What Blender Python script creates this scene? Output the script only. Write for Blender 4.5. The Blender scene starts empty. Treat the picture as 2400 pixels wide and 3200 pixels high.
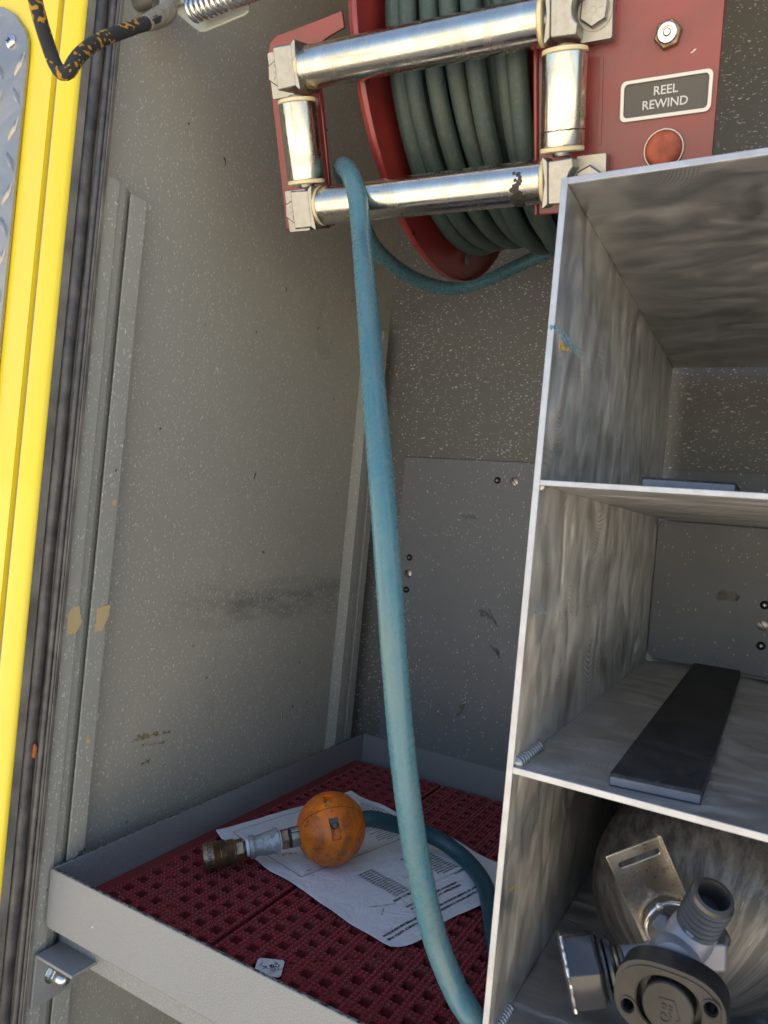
import bpy, bmesh, math, random
from mathutils import Vector, Matrix, noise
from mathutils.geometry import tessellate_polygon
random.seed(7)
R = math.radians
sc = bpy.context.scene
COL = sc.collection

# ------------------------------------------------------------------ camera
YAW, PITCH, ROLL, FPX = R(29.159), R(0.2757), R(5.4237), 2220.5
_F0 = Vector((-math.sin(YAW), math.cos(YAW), 0)); _R0 = Vector((math.cos(YAW), math.sin(YAW), 0)); _Z = Vector((0, 0, 1))
_F = math.cos(PITCH)*_F0 + math.sin(PITCH)*_Z
_U = -math.sin(PITCH)*_F0 + math.cos(PITCH)*_Z
_r = math.cos(ROLL)*_R0 + math.sin(ROLL)*_U
_u = math.cos(ROLL)*_U - math.sin(ROLL)*_R0
cam_d = bpy.data.cameras.new('camera'); cam = bpy.data.objects.new('camera', cam_d); COL.objects.link(cam)
cam.matrix_world = Matrix(((_r.x, _u.x, -_F.x, 0), (_r.y, _u.y, -_F.y, 0), (_r.z, _u.z, -_F.z, 0), (0, 0, 0, 1)))
cam_d.sensor_fit = 'VERTICAL'; cam_d.sensor_height = 36; cam_d.sensor_width = 27
cam_d.lens = FPX/3200*36
cam_d.clip_start = .01; cam_d.clip_end = 400
cam_d.dof.use_dof = True; cam_d.dof.focus_distance = .78; cam_d.dof.aperture_fstop = 16.0
sc.camera = cam
sc.render.resolution_x = 768; sc.render.resolution_y = 1024

# ------------------------------------------------------------------ light
SUN_EL, SUN_AZ = R(64), R(20)       # the sun stands behind the truck: the open compartment is in its shade
w = bpy.data.worlds.new('World'); sc.world = w; w.use_nodes = True
wn = w.node_tree.nodes; wl = w.node_tree.links
sky = wn.new('ShaderNodeTexSky'); sky.sky_type = 'NISHITA'; sky.sun_disc = False
sky.sun_elevation = SUN_EL; sky.sun_rotation = SUN_AZ; sky.dust_density = 1.5; sky.air_density = 1.0
wl.new(sky.outputs[0], wn['Background'].inputs[0]); wn['Background'].inputs[1].default_value = .10
sd = bpy.data.lights.new('sun', 'SUN'); sd.energy = 5.0; sd.angle = R(.5); sd.color = (1, .91, .78)
so = bpy.data.objects.new('sun', sd); COL.objects.link(so)
sdir = Vector((math.sin(SUN_AZ)*math.cos(SUN_EL), math.cos(SUN_AZ)*math.cos(SUN_EL), math.sin(SUN_EL)))
so.rotation_euler = sdir.to_track_quat('Z', 'Y').to_euler()
sc.view_settings.view_transform = 'Standard'; sc.view_settings.look = 'None'
sc.view_settings.gamma = 1; sc.view_settings.exposure = 1.62
try:
    sc.cycles.max_bounces = 10; sc.cycles.diffuse_bounces = 5; sc.cycles.glossy_bounces = 5
except Exception: pass

# ------------------------------------------------------------------ helpers
def ray(x, y): return _r*(x-1200)/FPX - _u*(y-1600)/FPX + _F
def at(x, y, dist): return ray(x, y)*dist                      # photograph point at a distance in front of the lens
def on(x, y, **k):                                             # photograph point on a plane X=, Y= or Z=
    (a, v), = k.items(); d = ray(x, y); return d*(v/d['XYZ'.index(a)])

def tag(o, label=None, cat=None, group=None, kind=None):
    if label: o['label'] = label
    if cat: o['category'] = cat
    if group: o['group'] = group
    if kind: o['kind'] = kind
    return o
def thing(name, loc, label, cat, group=None):
    o = bpy.data.objects.new(name, None); COL.objects.link(o); o.location = loc; o.empty_display_size = .02
    return tag(o, label, cat, group)
def root_loc(p):
    v = Vector((0, 0, 0))
    while p: v += Vector(p.location); p = p.parent
    return v
def obj(name, bm, m, parent=None, smooth=None, bev=0, seg=2, loc=None):
    """links the bmesh (world coordinates) as one mesh object"""
    if parent is None:
        if loc is None:
            xs = [v.co for v in bm.verts]
            loc = Vector(((min(c.x for c in xs)+max(c.x for c in xs))/2, (min(c.y for c in xs)+max(c.y for c in xs))/2, min(c.z for c in xs)))
        off = Vector(loc)
    else: off = root_loc(parent)
    for v in bm.verts: v.co -= off
    bmesh.ops.recalc_face_normals(bm, faces=bm.faces)
    me = bpy.data.meshes.new(name); bm.to_mesh(me); bm.free()
    ms = m if isinstance(m, (list, tuple)) else [m]
    for q in ms: me.materials.append(q)
    o = bpy.data.objects.new(name, me); COL.objects.link(o)
    if parent: o.parent = parent
    else: o.location = off
    if smooth is not None:
        me.shade_smooth()
        if smooth < 180:
            me.set_sharp_from_angle(angle=R(smooth))
    if bev:
        b = o.modifiers.new('bevel', 'BEVEL'); b.width = bev; b.segments = seg; b.limit_method = 'ANGLE'; b.angle_limit = R(35)
        b.harden_normals = False
        me.shade_smooth(); me.set_sharp_from_angle(angle=R(50))
    return o
def B(): return bmesh.new()
def box(bm, x0, x1, y0, y1, z0, z1, M=None, mi=0):
    vs = [Vector(c) for c in ((x0,y0,z0),(x1,y0,z0),(x1,y1,z0),(x0,y1,z0),(x0,y0,z1),(x1,y0,z1),(x1,y1,z1),(x0,y1,z1))]
    if M: vs = [M(v) for v in vs]
    v = [bm.verts.new(c) for c in vs]
    for f in ((0,3,2,1),(4,5,6,7),(0,1,5,4),(1,2,6,5),(2,3,7,6),(3,0,4,7)):
        q = bm.faces.new([v[i] for i in f]); q.material_index = mi
    return bm
def prism(bm, outer, M, d0, d1, holes=(), mi=0):
    """polygon (a,b) with holes, mapped by M(a,b,c), from c=d0 to c=d1"""
    loops = [list(outer)]+[list(h) for h in holes]
    tris = tessellate_polygon([[Vector((a, b, 0)) for a, b in l] for l in loops])
    flat = [p for l in loops for p in l]
    A = [bm.verts.new(M(a, b, d0)) for a, b in flat]; Bv = [bm.verts.new(M(a, b, d1)) for a, b in flat]
    for t in tris:
        for V in (A, Bv):
            try: f = bm.faces.new([V[i] for i in (t if V is A else t[::-1])]); f.material_index = mi
            except ValueError: pass
    k = 0
    for l in loops:
        n = len(l)
        for i in range(n):
            j = (i+1) % n
            try: f = bm.faces.new([A[k+i], A[k+j], Bv[k+j], Bv[k+i]]); f.material_index = mi
            except ValueError: pass
        k += n
    return bm
def rrect(x0, x1, y0, y1, r, n=5):
    pts = []
    for cx, cy, a0 in ((x1-r, y1-r, 0), (x0+r, y1-r, 90), (x0+r, y0+r, 180), (x1-r, y0+r, 270)):
        for i in range(n+1):
            a = R(a0+90*i/n); pts.append((cx+r*math.cos(a), cy+r*math.sin(a)))
    return pts
def circ(cx, cy, r, n=24, a0=0): return [(cx+r*math.cos(a0+2*math.pi*i/n), cy+r*math.sin(a0+2*math.pi*i/n)) for i in range(n)]
def frame(axis, hint=(0, 0, 1)):
    z = Vector(axis).normalized(); h = Vector(hint)
    if abs(z.dot(h.normalized())) > .98: h = Vector((1, 0, 0))
    x = h.cross(z).normalized(); y = z.cross(x)
    return x, y, z
def lathe(bm, o, axis, prof, n=32, hint=(0, 0, 1), cap=True, sx=1, mi=0, rot=0):
    """prof: list of (radius, distance along axis)"""
    x, y, z = frame(axis, hint); o = Vector(o); rings = []
    for r, s in prof:
        if r < 1e-6: rings.append([bm.verts.new(o+z*s)])
        else: rings.append([bm.verts.new(o+z*s+x*math.cos(rot+2*math.pi*i/n)*r*sx+y*math.sin(rot+2*math.pi*i/n)*r) for i in range(n)])
    for a, b in zip(rings, rings[1:]):
        if len(a) == 1 and len(b) == 1: continue
        for i in range(n):
            j = (i+1) % n
            if len(a) == 1: q = [a[0], b[i], b[j]]
            elif len(b) == 1: q = [a[i], a[j], b[0]]
            else: q = [a[i], a[j], b[j], b[i]]
            bm.faces.new(q).material_index = mi
    if cap:
        for rg in (rings[0], rings[-1]):
            if len(rg) > 2: bm.faces.new(rg).material_index = mi
    return bm
def spline(pts, step=.004):
    P = [Vector(p) for p in pts]; P = [2*P[0]-P[1]]+P+[2*P[-1]-P[-2]]; out = []
    for i in range(1, len(P)-2):
        a, b, c, d = P[i-1:i+3]; n = max(2, int((c-b).length/step))
        for k in range(n):
            t = k/n
            out.append(.5*((2*b)+(c-a)*t+(2*a-5*b+4*c-d)*t*t+(-a+3*b-3*c+d)*t**3))
    out.append(P[-2]); return out
def tube(bm, path, rad, n=20, cap=True):
    uv = bm.loops.layers.uv.verify()
    L = 0; rings = []; t0 = (path[1]-path[0]).normalized(); x, y, _ = frame(t0)
    for i, p in enumerate(path):
        t = (path[min(i+1, len(path)-1)]-path[max(i-1, 0)]).normalized()
        x = (x-t*x.dot(t)).normalized(); y = t.cross(x)
        if i: L += (p-path[i-1]).length
        r = rad(i/(len(path)-1)) if callable(rad) else rad
        rings.append(([bm.verts.new(p+x*math.cos(2*math.pi*k/n)*r+y*math.sin(2*math.pi*k/n)*r) for k in range(n)], L))
    for (a, la), (b, lb) in zip(rings, rings[1:]):
        for k in range(n):
            j = (k+1) % n; f = bm.faces.new([a[k], a[j], b[j], b[k]])
            for lp, c in zip(f.loops, ((k/n, la), ((k+1)/n, la), ((k+1)/n, lb), (k/n, lb))): lp[uv].uv = c
    if cap: bm.faces.new(rings[0][0][::-1]); bm.faces.new(rings[-1][0])
    return bm
def text_bm(s, size, font=None, align='LEFT', res=2, bold=0):
    cu = bpy.data.curves.new('t', 'FONT'); cu.body = s; cu.size = size; cu.align_x = align; cu.resolution_u = res; cu.offset = bold
    o = bpy.data.objects.new('t', cu); COL.objects.link(o)
    dg = bpy.context.evaluated_depsgraph_get(); me = bpy.data.meshes.new_from_object(o.evaluated_get(dg))
    bm = B(); bm.from_mesh(me); bpy.data.objects.remove(o); bpy.data.curves.remove(cu); bpy.data.meshes.remove(me)
    return bm
def merge(dst, src, fn):
    mp = {v: dst.verts.new(fn(v.co)) for v in src.verts}
    for f in src.faces:
        try: dst.faces.new([mp[v] for v in f.verts])
        except ValueError: pass
    src.free(); return dst
def stroke(bm, pts, wd, M, c0, c1):
    """thin ribbon along 2-D points, mapped by M(a,b,c)"""
    pts = [Vector(p) for p in pts]
    for a, b in zip(pts, pts[1:]):
        d = (b-a); n = Vector((-d.y, d.x)).normalized()*wd/2; e = d.normalized()*wd*.3
        q = [a-e-n, b+e-n, b+e+n, a-e+n]
        prism(bm, [(v.x, v.y) for v in q], M, c0, c1)
    return bm

# ------------------------------------------------------------------ materials
class NT:
    def __init__(s, name, col=(.5, .5, .5), rough=.5, metal=0, spec=.5, coat=0):
        s.m = bpy.data.materials.new(name); s.m.use_nodes = True; s.t = s.m.node_tree; s.b = s.t.nodes['Principled BSDF']
        s.b.inputs['Base Color'].default_value = (*col, 1); s.b.inputs['Roughness'].default_value = rough
        s.b.inputs['Metallic'].default_value = metal; s.b.inputs['Specular IOR Level'].default_value = spec
        s.b.inputs['Coat Weight'].default_value = coat; s.b.inputs['Coat Roughness'].default_value = .08
        s.tc = s.t.nodes.new('ShaderNodeTexCoord'); s.co = s.tc.outputs['Object']
    def l(s, a, b): s.t.links.new(a, b)
    def map(s, scale=(1, 1, 1), rot=(0, 0, 0), src=None, loc=(0, 0, 0)):
        n = s.t.nodes.new('ShaderNodeMapping'); n.inputs['Scale'].default_value = scale; n.inputs['Rotation'].default_value = rot
        n.inputs['Location'].default_value = loc
        s.l(src or s.co, n.inputs[0]); return n.outputs[0]
    def noise(s, scale, detail=3, rough=.5, src=None, dist=0):
        n = s.t.nodes.new('ShaderNodeTexNoise'); n.inputs['Scale'].default_value = scale; n.inputs['Detail'].default_value = detail
        n.inputs['Roughness'].default_value = rough; n.inputs['Distortion'].default_value = dist
        s.l(src or s.co, n.inputs['Vector']); return n.outputs['Fac']
    def noisec(s, scale, src=None):
        n = s.t.nodes.new('ShaderNodeTexNoise'); n.inputs['Scale'].default_value = scale; s.l(src or s.co, n.inputs['Vector']); return n.outputs['Color']
    def vor(s, scale, src=None, feat='F1', rnd=1):
        n = s.t.nodes.new('ShaderNodeTexVoronoi'); n.feature = feat; n.inputs['Scale'].default_value = scale; n.inputs['Randomness'].default_value = rnd
        s.l(src or s.co, n.inputs['Vector']); return n.outputs['Distance'], n.outputs['Color'] if feat != 'DISTANCE_TO_EDGE' else None
    def wave(s, scale, dist=0, src=None, dirn='X', typ='BANDS', dscale=1):
        n = s.t.nodes.new('ShaderNodeTexWave'); n.wave_type = typ
        if typ == 'BANDS': n.bands_direction = dirn
        else: n.rings_direction = dirn
        n.inputs['Scale'].default_value = scale; n.inputs['Distortion'].default_value = dist; n.inputs['Detail Scale'].default_value = dscale
        s.l(src or s.co, n.inputs['Vector']); return n.outputs['Fac']
    def ramp(s, v, a, b, lo=0., hi=1.):
        n = s.t.nodes.new('ShaderNodeMapRange'); s.l(v, n.inputs[0]); n.inputs[1].default_value = a; n.inputs[2].default_value = b
        n.inputs[3].default_value = lo; n.inputs[4].default_value = hi; return n.outputs[0]
    def math(s, op, a, b=None):
        n = s.t.nodes.new('ShaderNodeMath'); n.operation = op
        for i, v in enumerate((a, b)):
            if v is None: continue
            if isinstance(v, (int, float)): n.inputs[i].default_value = v
            else: s.l(v, n.inputs[i])
        return n.outputs[0]
    def mix(s, f, a, b):
        n = s.t.nodes.new('ShaderNodeMix'); n.data_type = 'RGBA'
        if isinstance(f, (int, float)): n.inputs[0].default_value = f
        else: s.l(f, n.inputs[0])
        for i, v in ((6, a), (7, b)):
            if isinstance(v, tuple): n.inputs[i].default_value = (*v, 1)
            else: s.l(v, n.inputs[i])
        return n.outputs[2]
    def addv(s, a, b, k):
        n = s.t.nodes.new('ShaderNodeVectorMath'); n.operation = 'MULTIPLY_ADD'; s.l(b, n.inputs[0]); n.inputs[1].default_value = (k, k, k); s.l(a, n.inputs[2]); return n.outputs[0]
    def sep(s, v=None):
        n = s.t.nodes.new('ShaderNodeSeparateXYZ'); s.l(v or s.co, n.inputs[0]); return n.outputs
    def col(s, v): s.l(v, s.b.inputs['Base Color'])
    def rgh(s, v): s.l(v, s.b.inputs['Roughness'])
    def met(s, v): s.l(v, s.b.inputs['Metallic'])
    def bump(s, h, dist=.001, st=1., prev=None):
        n = s.t.nodes.new('ShaderNodeBump'); n.inputs['Distance'].default_value = dist; n.inputs['Strength'].default_value = st; s.l(h, n.inputs['Height'])
        if prev: s.l(prev, n.inputs['Normal'])
        s.l(n.outputs[0], s.b.inputs['Normal']); return n.outputs[0]
MT = {}
def flecked(name, base, dens=.5, flat=False, stains=True, dark=(.07, .065, .05), stretch=(1, 1, .62), smear=False):
    k = NT(name, base, .5, 0, .4)
    co = k.map(stretch)
    wp = k.addv(co, k.noisec(60, co), .012)
    big = k.noise(7, 2)
    if smear: big = k.math('ADD', big, k.ramp(k.sep()[1], -.28, .2, .10, -.10))
    c = None
    for sc_, thr, keep in ((120, .16, .44), (200, .20, .38), (330, .27, .34)):
        d, cc = k.vor(sc_, wp); rr = k.sep(cc)[0]
        m = k.math('MULTIPLY', k.ramp(d, thr, thr-.04), k.math('GREATER_THAN', k.math('ADD', rr, k.ramp(big, .3, .7, -.22, .24)), keep+(1-dens)*.35))
        hole = k.ramp(k.noise(sc_*4, 1, src=co), .40, .55)
        m = k.math('MULTIPLY', m, hole)
        c = m if c is None else k.math('MAXIMUM', c, m)
    tone = k.mix(k.noise(3.5, 4), tuple(v*.86 for v in base), tuple(min(1, v*1.14) for v in base))
    fine = k.noise(900, 2)
    tone = k.mix(k.ramp(fine, .3, .7, 0, .22), tone, tuple(v*.55 for v in base))
    if stains:
        st = k.ramp(k.noise(9, 5, .65, dist=.6), .60, .74, 0, .5); tone = k.mix(st, tone, tuple(v*.6 for v in base))
        d2, c2 = k.vor(38, k.addv(co, k.noisec(90, co), .02)); pit = k.math('MULTIPLY', k.ramp(d2, .075, .05), k.math('GREATER_THAN', k.sep(c2)[1], .62)); tone = k.mix(pit, tone, dark)
    if smear:      # old dark rub mark along the middle of the wall
        zz = k.math('ABSOLUTE', k.math('ADD', k.sep()[2], k.math('MULTIPLY', k.noise(6, 3), -.06)))
        zz = k.math('ABSOLUTE', k.math('ADD', k.sep()[2], -.655))
        rub = k.math('MULTIPLY', k.math('MULTIPLY', k.ramp(zz, .034, .004), k.ramp(k.noise(1, 5, .65, k.map((1, 9, 30))), .38, .62)), k.ramp(k.sep()[1], -.16, -.02))
        tone = k.mix(k.math('MULTIPLY', rub, .7), tone, (.06, .058, .055))
    k.col(k.mix(k.math('MULTIPLY', c, .88), tone, (.66, .66, .60)))
    k.rgh(k.ramp(k.noise(20, 3), .3, .7, .42, .6))
    n = k.bump(fine, .0002, .5); k.bump(c, .0004, .6, n)
    return k.m
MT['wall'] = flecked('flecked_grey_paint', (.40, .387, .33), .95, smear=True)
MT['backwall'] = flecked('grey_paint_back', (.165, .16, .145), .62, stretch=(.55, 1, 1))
MT['panel'] = flecked('grey_panel_paint', (.19, .195, .20), -.35)
MT['rail'] = flecked('flecked_rail_paint', (.35, .35, .31), 1.15)

k = NT('tray_paint', (.28, .28, .275), .45, 0, .5)
f = k.noise(260, 3); g = k.noise(1300, 2)
c = k.mix(k.noise(5, 4), (.20, .20, .195), (.265, .265, .255)); c = k.mix(k.ramp(g, .45, .75, 0, .5), c, (.55, .55, .54))
d, cc = k.vor(70); c = k.mix(k.math('MULTIPLY', k.ramp(d, .06, .04), k.math('GREATER_THAN', k.sep(cc)[0], .7)), c, (.75, .75, .7))
k.col(c); n = k.bump(g, .0003, .5); k.bump(f, .0004, .4, n); k.rgh(k.ramp(f, .3, .7, .35, .55)); MT['tray'] = k.m
k = NT('worn_tray_edge', (.1, .1, .09), .6, .3); k.col(k.mix(k.ramp(k.noise(200, 5, .7), .45, .6), (.07, .07, .062), (.33, .32, .29))); k.bump(k.noise(400, 4), .0005, .8); MT['tray_edge'] = k.m

def brushed(name, c0=(.50, .49, .465), c1=(.74, .725, .69), streak=(20, 20, 11), line=(1100, 1100, 30), swirl=1.):
    """hand sanded sheet: soft waves in the metal, orbital sander arcs and fine parallel lines"""
    k = NT(name, c1, .3, .95)
    k.b.inputs['Anisotropic'].default_value = .8
    tg = k.t.nodes.new('ShaderNodeCombineXYZ'); tg.inputs[1].default_value = 1; k.l(tg.outputs[0], k.b.inputs['Tangent'])     # sanding lines run across the depth, light spreads along it
    s1 = k.map(streak); w1 = k.noise(.7, 1., .4, s1, 2.2); w2 = k.noise(2.1, 1, .4, s1, .8)
    fine = k.noise(1, 2, .7, k.map(line))
    d, cc = k.vor(11, k.addv(k.co, k.noisec(7), .05)); arcs = k.math('SINE', k.math('MULTIPLY', d, 260))
    am = k.ramp(k.noise(8, 2), .45, .62)
    scr = k.ramp(k.noise(1, 2, .8, k.map((60, 90, 420), (.5, .3, 0))), .70, .74)
    k.col(k.mix(k.math('ADD', k.ramp(w1, .36, .62, .2, .6), k.ramp(k.noise(11, 5, .6, dist=1.6), .35, .7, -.2, .35)), c0, c1))
    lt_ = k.ramp(k.noise(1, 2, .8, k.map((200, 500, 26), (.25, 0, 0))), .70, .76, 0, .6); base = k.mix(k.math('ADD', k.ramp(w1, .36, .62, .2, .6), k.ramp(k.noise(11, 5, .6, dist=1.6), .35, .7, -.2, .35)), c0, c1);  # blotches in the colour imitate broad reflections on the sheet
    gr = k.noise(1, 2, .6, k.map(tuple(420 if q > 500 else 14 for q in line))); base = k.mix(k.ramp(gr, .40, .60, 0, .10), base, tuple(q*.5 for q in c0)); base = k.mix(k.ramp(gr, .60, .70, 0, .4), base, tuple(min(1, q*1.3) for q in c1))
    k.col(k.mix(lt_, base, (.85, .84, .80)))
    k.rgh(k.math('ADD', k.ramp(w2, .3, .7, .32, .46), k.math('MULTIPLY', scr, -.08)))
    n = k.bump(w1, .011, 1); n = k.bump(w2, .0008, 1, n); n = k.bump(k.math('MULTIPLY', arcs, am), .00025*swirl, .6, n); k.bump(fine, .00022, .6, n)
    return k
MT['alu'] = brushed('brushed_aluminium').m
MT['alu_shelf'] = brushed('brushed_aluminium_shelf', (.46, .45, .44), (.66, .65, .63), (10, 18, 18), (30, 1100, 1100)).m
k = NT('bare_cut_edge', (.5, .5, .52), .5, .6); k.bump(k.noise(500, 3), .0004, .6); k.col(k.mix(k.noise(90, 4), (.38, .38, .38), (.62, .63, .65))); MT['alu_edge'] = k.m
k = NT('weld', (.46, .45, .43), .42, 1); k.bump(k.noise(400, 3), .0003, .4); MT['weld'] = k.m

k = NT('polished_steel', (.74, .70, .63), .16, 1)
st = k.noise(1, 4, .6, k.map((300, 300, 6))); sm = k.noise(45, 4, .6, dist=.8)
k.rgh(k.math('ADD', k.ramp(st, .35, .7, .14, .25), k.ramp(sm, .45, .7, 0, .14)))
k.col(k.mix(k.ramp(sm, .35, .7), (.74, .685, .59), (.55, .50, .42)))
d, cc = k.vor(170, k.addv(k.co, k.noisec(200), .004)); pit = k.math('MULTIPLY', k.ramp(d, .1, .06), k.math('GREATER_THAN', k.sep(cc)[0], .9))
k.met(k.ramp(pit, 0, 1, 1, .1)); k.bump(st, .0001, .25); MT['steel'] = k.m
k = NT('black_grime', (.035, .032, .028), .6); MT['grime'] = k.m
k = NT('cast_zinc', (.62, .61, .57), .3, .95); g = k.noise(150, 5, .6); k.col(k.mix(k.ramp(g, .3, .75), (.27, .265, .24), (.44, .435, .40))); k.rgh(k.ramp(g, .3, .7, .3, .48)); k.bump(g, .0003, .3); MT['zinc'] = k.m
k = NT('rough_cast_recess', (.1, .1, .09), .55, .5); k.bump(k.noise(900, 2), .0006, 1); MT['rough'] = k.m
k = NT('nylon', (.72, .60, .33), .45); k.b.inputs['Subsurface Weight'].default_value = .15; k.b.inputs['Subsurface Radius'].default_value = (.003, .002, .001); k.col(k.mix(k.noise(60, 3), (.66, .55, .30), (.78, .68, .42))); MT['nylon'] = k.m
k = NT('red_enamel', (.27, .022, .02), .3, 0, .5, .35); g = k.noise(30, 4); k.col(k.mix(k.ramp(g, .3, .7), (.19, .026, .024), (.27, .036, .032))); k.bump(k.noise(60, 2), .0003, .25); k.rgh(k.ramp(g, .3, .7, .26, .42)); MT['red'] = k.m
k = NT('red_mat_vinyl', (.30, .016, .028), .34, 0, .5); g = k.noise(25, 4, .6); c = k.mix(k.ramp(g, .35, .68), (.27, .026, .026), (.18, .032, .028))
dirt = k.noise(420, 3, .7); c = k.mix(k.ramp(dirt, .5, .7, 0, .5), c, (.20, .12, .11)); k.col(c); k.rgh(k.ramp(dirt, .3, .7, .32, .6)); MT['mat'] = k.m

k = NT('mat_nub_lit_vinyl', (.36, .022, .036), .22, 0, .6); k.col(k.mix(k.ramp(k.noise(300, 3, .7), .4, .7), (.40, .022, .038), (.17, .07, .065))); MT['nub'] = k.m  # same vinyl in brighter red: shine on the nubs put into colour
def hose_mat(name, a, b, dust, rough=.42, amt=.5):
    k = NT(name, a, rough, 0, .5); uv = k.tc.outputs['UV']
    along = k.noise(1, 5, .6, k.map((14, 9, 1), src=uv)); sp = k.noise(260, 4, .6)
    c = k.mix(k.ramp(along, .35, .7), a, b); c = k.mix(k.ramp(sp, .5, .72, 0, amt), c, dust)
    dr = k.math('MULTIPLY', k.ramp(k.noise(1, 6, .7, k.map((3, 12, 1), src=uv)), .48, .66), .55); c = k.mix(dr, c, tuple(q*.7 for q in dust))
    ln = k.noise(1, 3, .8, k.map((24, 260, 1), src=uv)); c = k.mix(k.ramp(ln, .62, .75, 0, .6), c, dust)
    k.col(c); k.rgh(k.ramp(sp, .3, .7, rough-.08, rough+.14)); k.bump(sp, .0003, .4); return k.m
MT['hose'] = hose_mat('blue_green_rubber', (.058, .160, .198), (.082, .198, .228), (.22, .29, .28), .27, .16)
MT['hose_coil'] = hose_mat('dim_dusty_green_rubber', (.032, .056, .052), (.05, .078, .069), (.12, .13, .105), .55, .5)  # dusty rubber, its colour also darkened for the dim light at the reel
MT['hose_shaded'] = hose_mat('shaded_teal_rubber', (.014, .068, .088), (.02, .082, .10), (.06, .11, .12), .36, .25)  # darker copy for the same hose: shade in the tray put into colour
k = NT('pale_print', (.32, .34, .30), .6); MT['print'] = k.m

k = NT('orange_plastic', (.72, .20, .015), .42, 0, .5)
a = k.noise(38, 6, .65, dist=.8); b2 = k.noise(140, 5, .7); z = k.sep()[2]
c = k.mix(k.ramp(a, .35, .68), (.90, .235, .008), (.56, .12, .014))
c = k.mix(k.ramp(b2, .56, .70, 0, .75), c, (.12, .045, .02)); lowd = k.math('MULTIPLY', k.ramp(k.noise(22, 5, .7, dist=1), .48, .62), .7); c = k.mix(lowd, c, (.20, .065, .03))
cr, _ = k.vor(46, k.addv(k.co, k.noisec(50), .02), 'DISTANCE_TO_EDGE'); c = k.mix(k.math('MULTIPLY', k.ramp(cr, .03, .01), k.ramp(a, .52, .62, 0, .6)), c, (.12, .04, .015))
k.col(c); k.rgh(k.ramp(b2, .3, .7, .34, .6)); k.bump(b2, .0005, .4); MT['orange'] = k.m
k = NT('brass', (.40, .24, .09), .38, .85); g = k.noise(90, 5); k.col(k.mix(k.ramp(g, .35, .68), (.47, .33, .19), (.20, .14, .09))); k.rgh(k.ramp(g, .3, .7, .3, .5)); k.bump(k.noise(500, 2), .0002, .4); MT['brass'] = k.m
k = NT('galvanised_iron', (.42, .43, .44), .5, .55); g = k.noise(170, 5, .7); k.col(k.mix(k.ramp(g, .38, .62), (.30, .31, .32), (.56, .57, .58))); k.bump(g, .0010, .9); k.rgh(k.ramp(g, .3, .7, .42, .65)); MT['galv'] = k.m
k = NT('thread_tape', (.75, .75, .73), .6); k.bump(k.noise(300, 3), .0006, .8); MT['tape'] = k.m
k = NT('dark_steel', (.13, .12, .11), .42, .8); k.bump(k.noise(600, 3), .0003, .6); MT['dsteel'] = k.m
k = NT('bright_steel', (.7, .69, .66), .22, 1); g = k.noise(80, 4); k.rgh(k.ramp(g, .3, .7, .16, .38)); MT['bsteel'] = k.m

k = NT('paper', (.76, .77, .80), .75, 0, .25); a = k.noise(10, 5, .6); sm = k.noise(24, 6, .7, dist=1.0)
c = k.mix(k.ramp(a, .35, .7), (.90, .90, .92), (.82, .82, .85)); c = k.mix(k.ramp(sm, .60, .74, 0, .5), c, (.40, .39, .38)); k.col(c)
n = k.bump(k.noise(26, 5, .62, dist=1.6), .0045, .7); k.bump(k.noise(600, 2), .0001, .3, n); MT['paper'] = k.m
MT['ink'] = NT('ink', (.03, .03, .035), .6).m
k = NT('pencil_smudge', (.12, .12, .125), .7); k.col(k.mix(k.ramp(k.noise(300, 4, .7), .4, .62), (.09, .09, .095), (.5, .5, .52))); MT['smudge'] = k.m; k.l(k.ramp(k.noise(500, 4, .7), .38, .56, 0, .9), k.b.inputs['Alpha'])
k = NT('sticker_white', (.78, .77, .73), .4); k.col(k.mix(k.ramp(k.noise(140, 5, .7, dist=1), .52, .70), (.80, .79, .75), (.42, .41, .40))); MT['sticker'] = k.m

k = NT('yellow_paint', (.80, .60, .012), .3, 0, .5, .3); g = k.noise(9, 3); dd = k.ramp(k.noise(1, 5, .7, k.map((60, 60, 9))), .60, .78, 0, .35); k.col(k.mix(dd, k.mix(g, (.76, .58, .012), (.84, .65, .016)), (.34, .27, .06))); MT['yellow'] = k.m
k = NT('seam_sealer', (.33, .32, .27), .7); k.bump(k.noise(200, 3), .0006, .8); MT['sealer'] = k.m
k = NT('black_rubber', (.03, .031, .036), .5, 0, .6); g = k.noise(60, 5, .65); d = k.noise(1, 4, .6, k.map((120, 120, 8)))
k.col(k.mix(k.ramp(g, .35, .7, .1, .9), (.03, .03, .034), (.13, .12, .105))); k.rgh(k.ramp(d, .3, .7, .34, .6)); k.bump(d, .0003, .5); MT['rubber'] = k.m
k = NT('dusty_frame', (.16, .15, .125), .5, .1); g = k.noise(22, 5, .6); k.col(k.mix(k.ramp(g, .35, .7), (.10, .095, .085), (.23, .215, .18))); k.rgh(k.ramp(g, .3, .7, .3, .6)); MT['frame'] = k.m
k = NT('jamb_paint', (.13, .14, .12), .5); k.col(k.mix(k.ramp(k.noise(1, 4, .8, k.map((300, 300, 60))), .68, .76), (.12, .13, .115), (.42, .42, .37))); MT['jamb'] = k.m
k = NT('tread_plate', (.5, .5, .5), .45, .85); g = k.noise(14, 4, .6, dist=1); k.rgh(k.ramp(g, .3, .7, .38, .6)); k.col(k.mix(g, (.30, .28, .25), (.50, .47, .43))); k.bump(g, .004, .5); MT['tread'] = k.m
k = NT('primer_chip', (.55, .42, .22), .6); MT['chip'] = k.m
k = NT('ochre_scuff', (.30, .25, .07), .6); MT['ochre_k'] = k
k = NT('blue_scuff', (.12, .33, .45), .5); MT['blue'] = k.m
k = NT('yellow_scuff', (.6, .38, .03), .5); MT['yscuff'] = k.m
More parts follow.
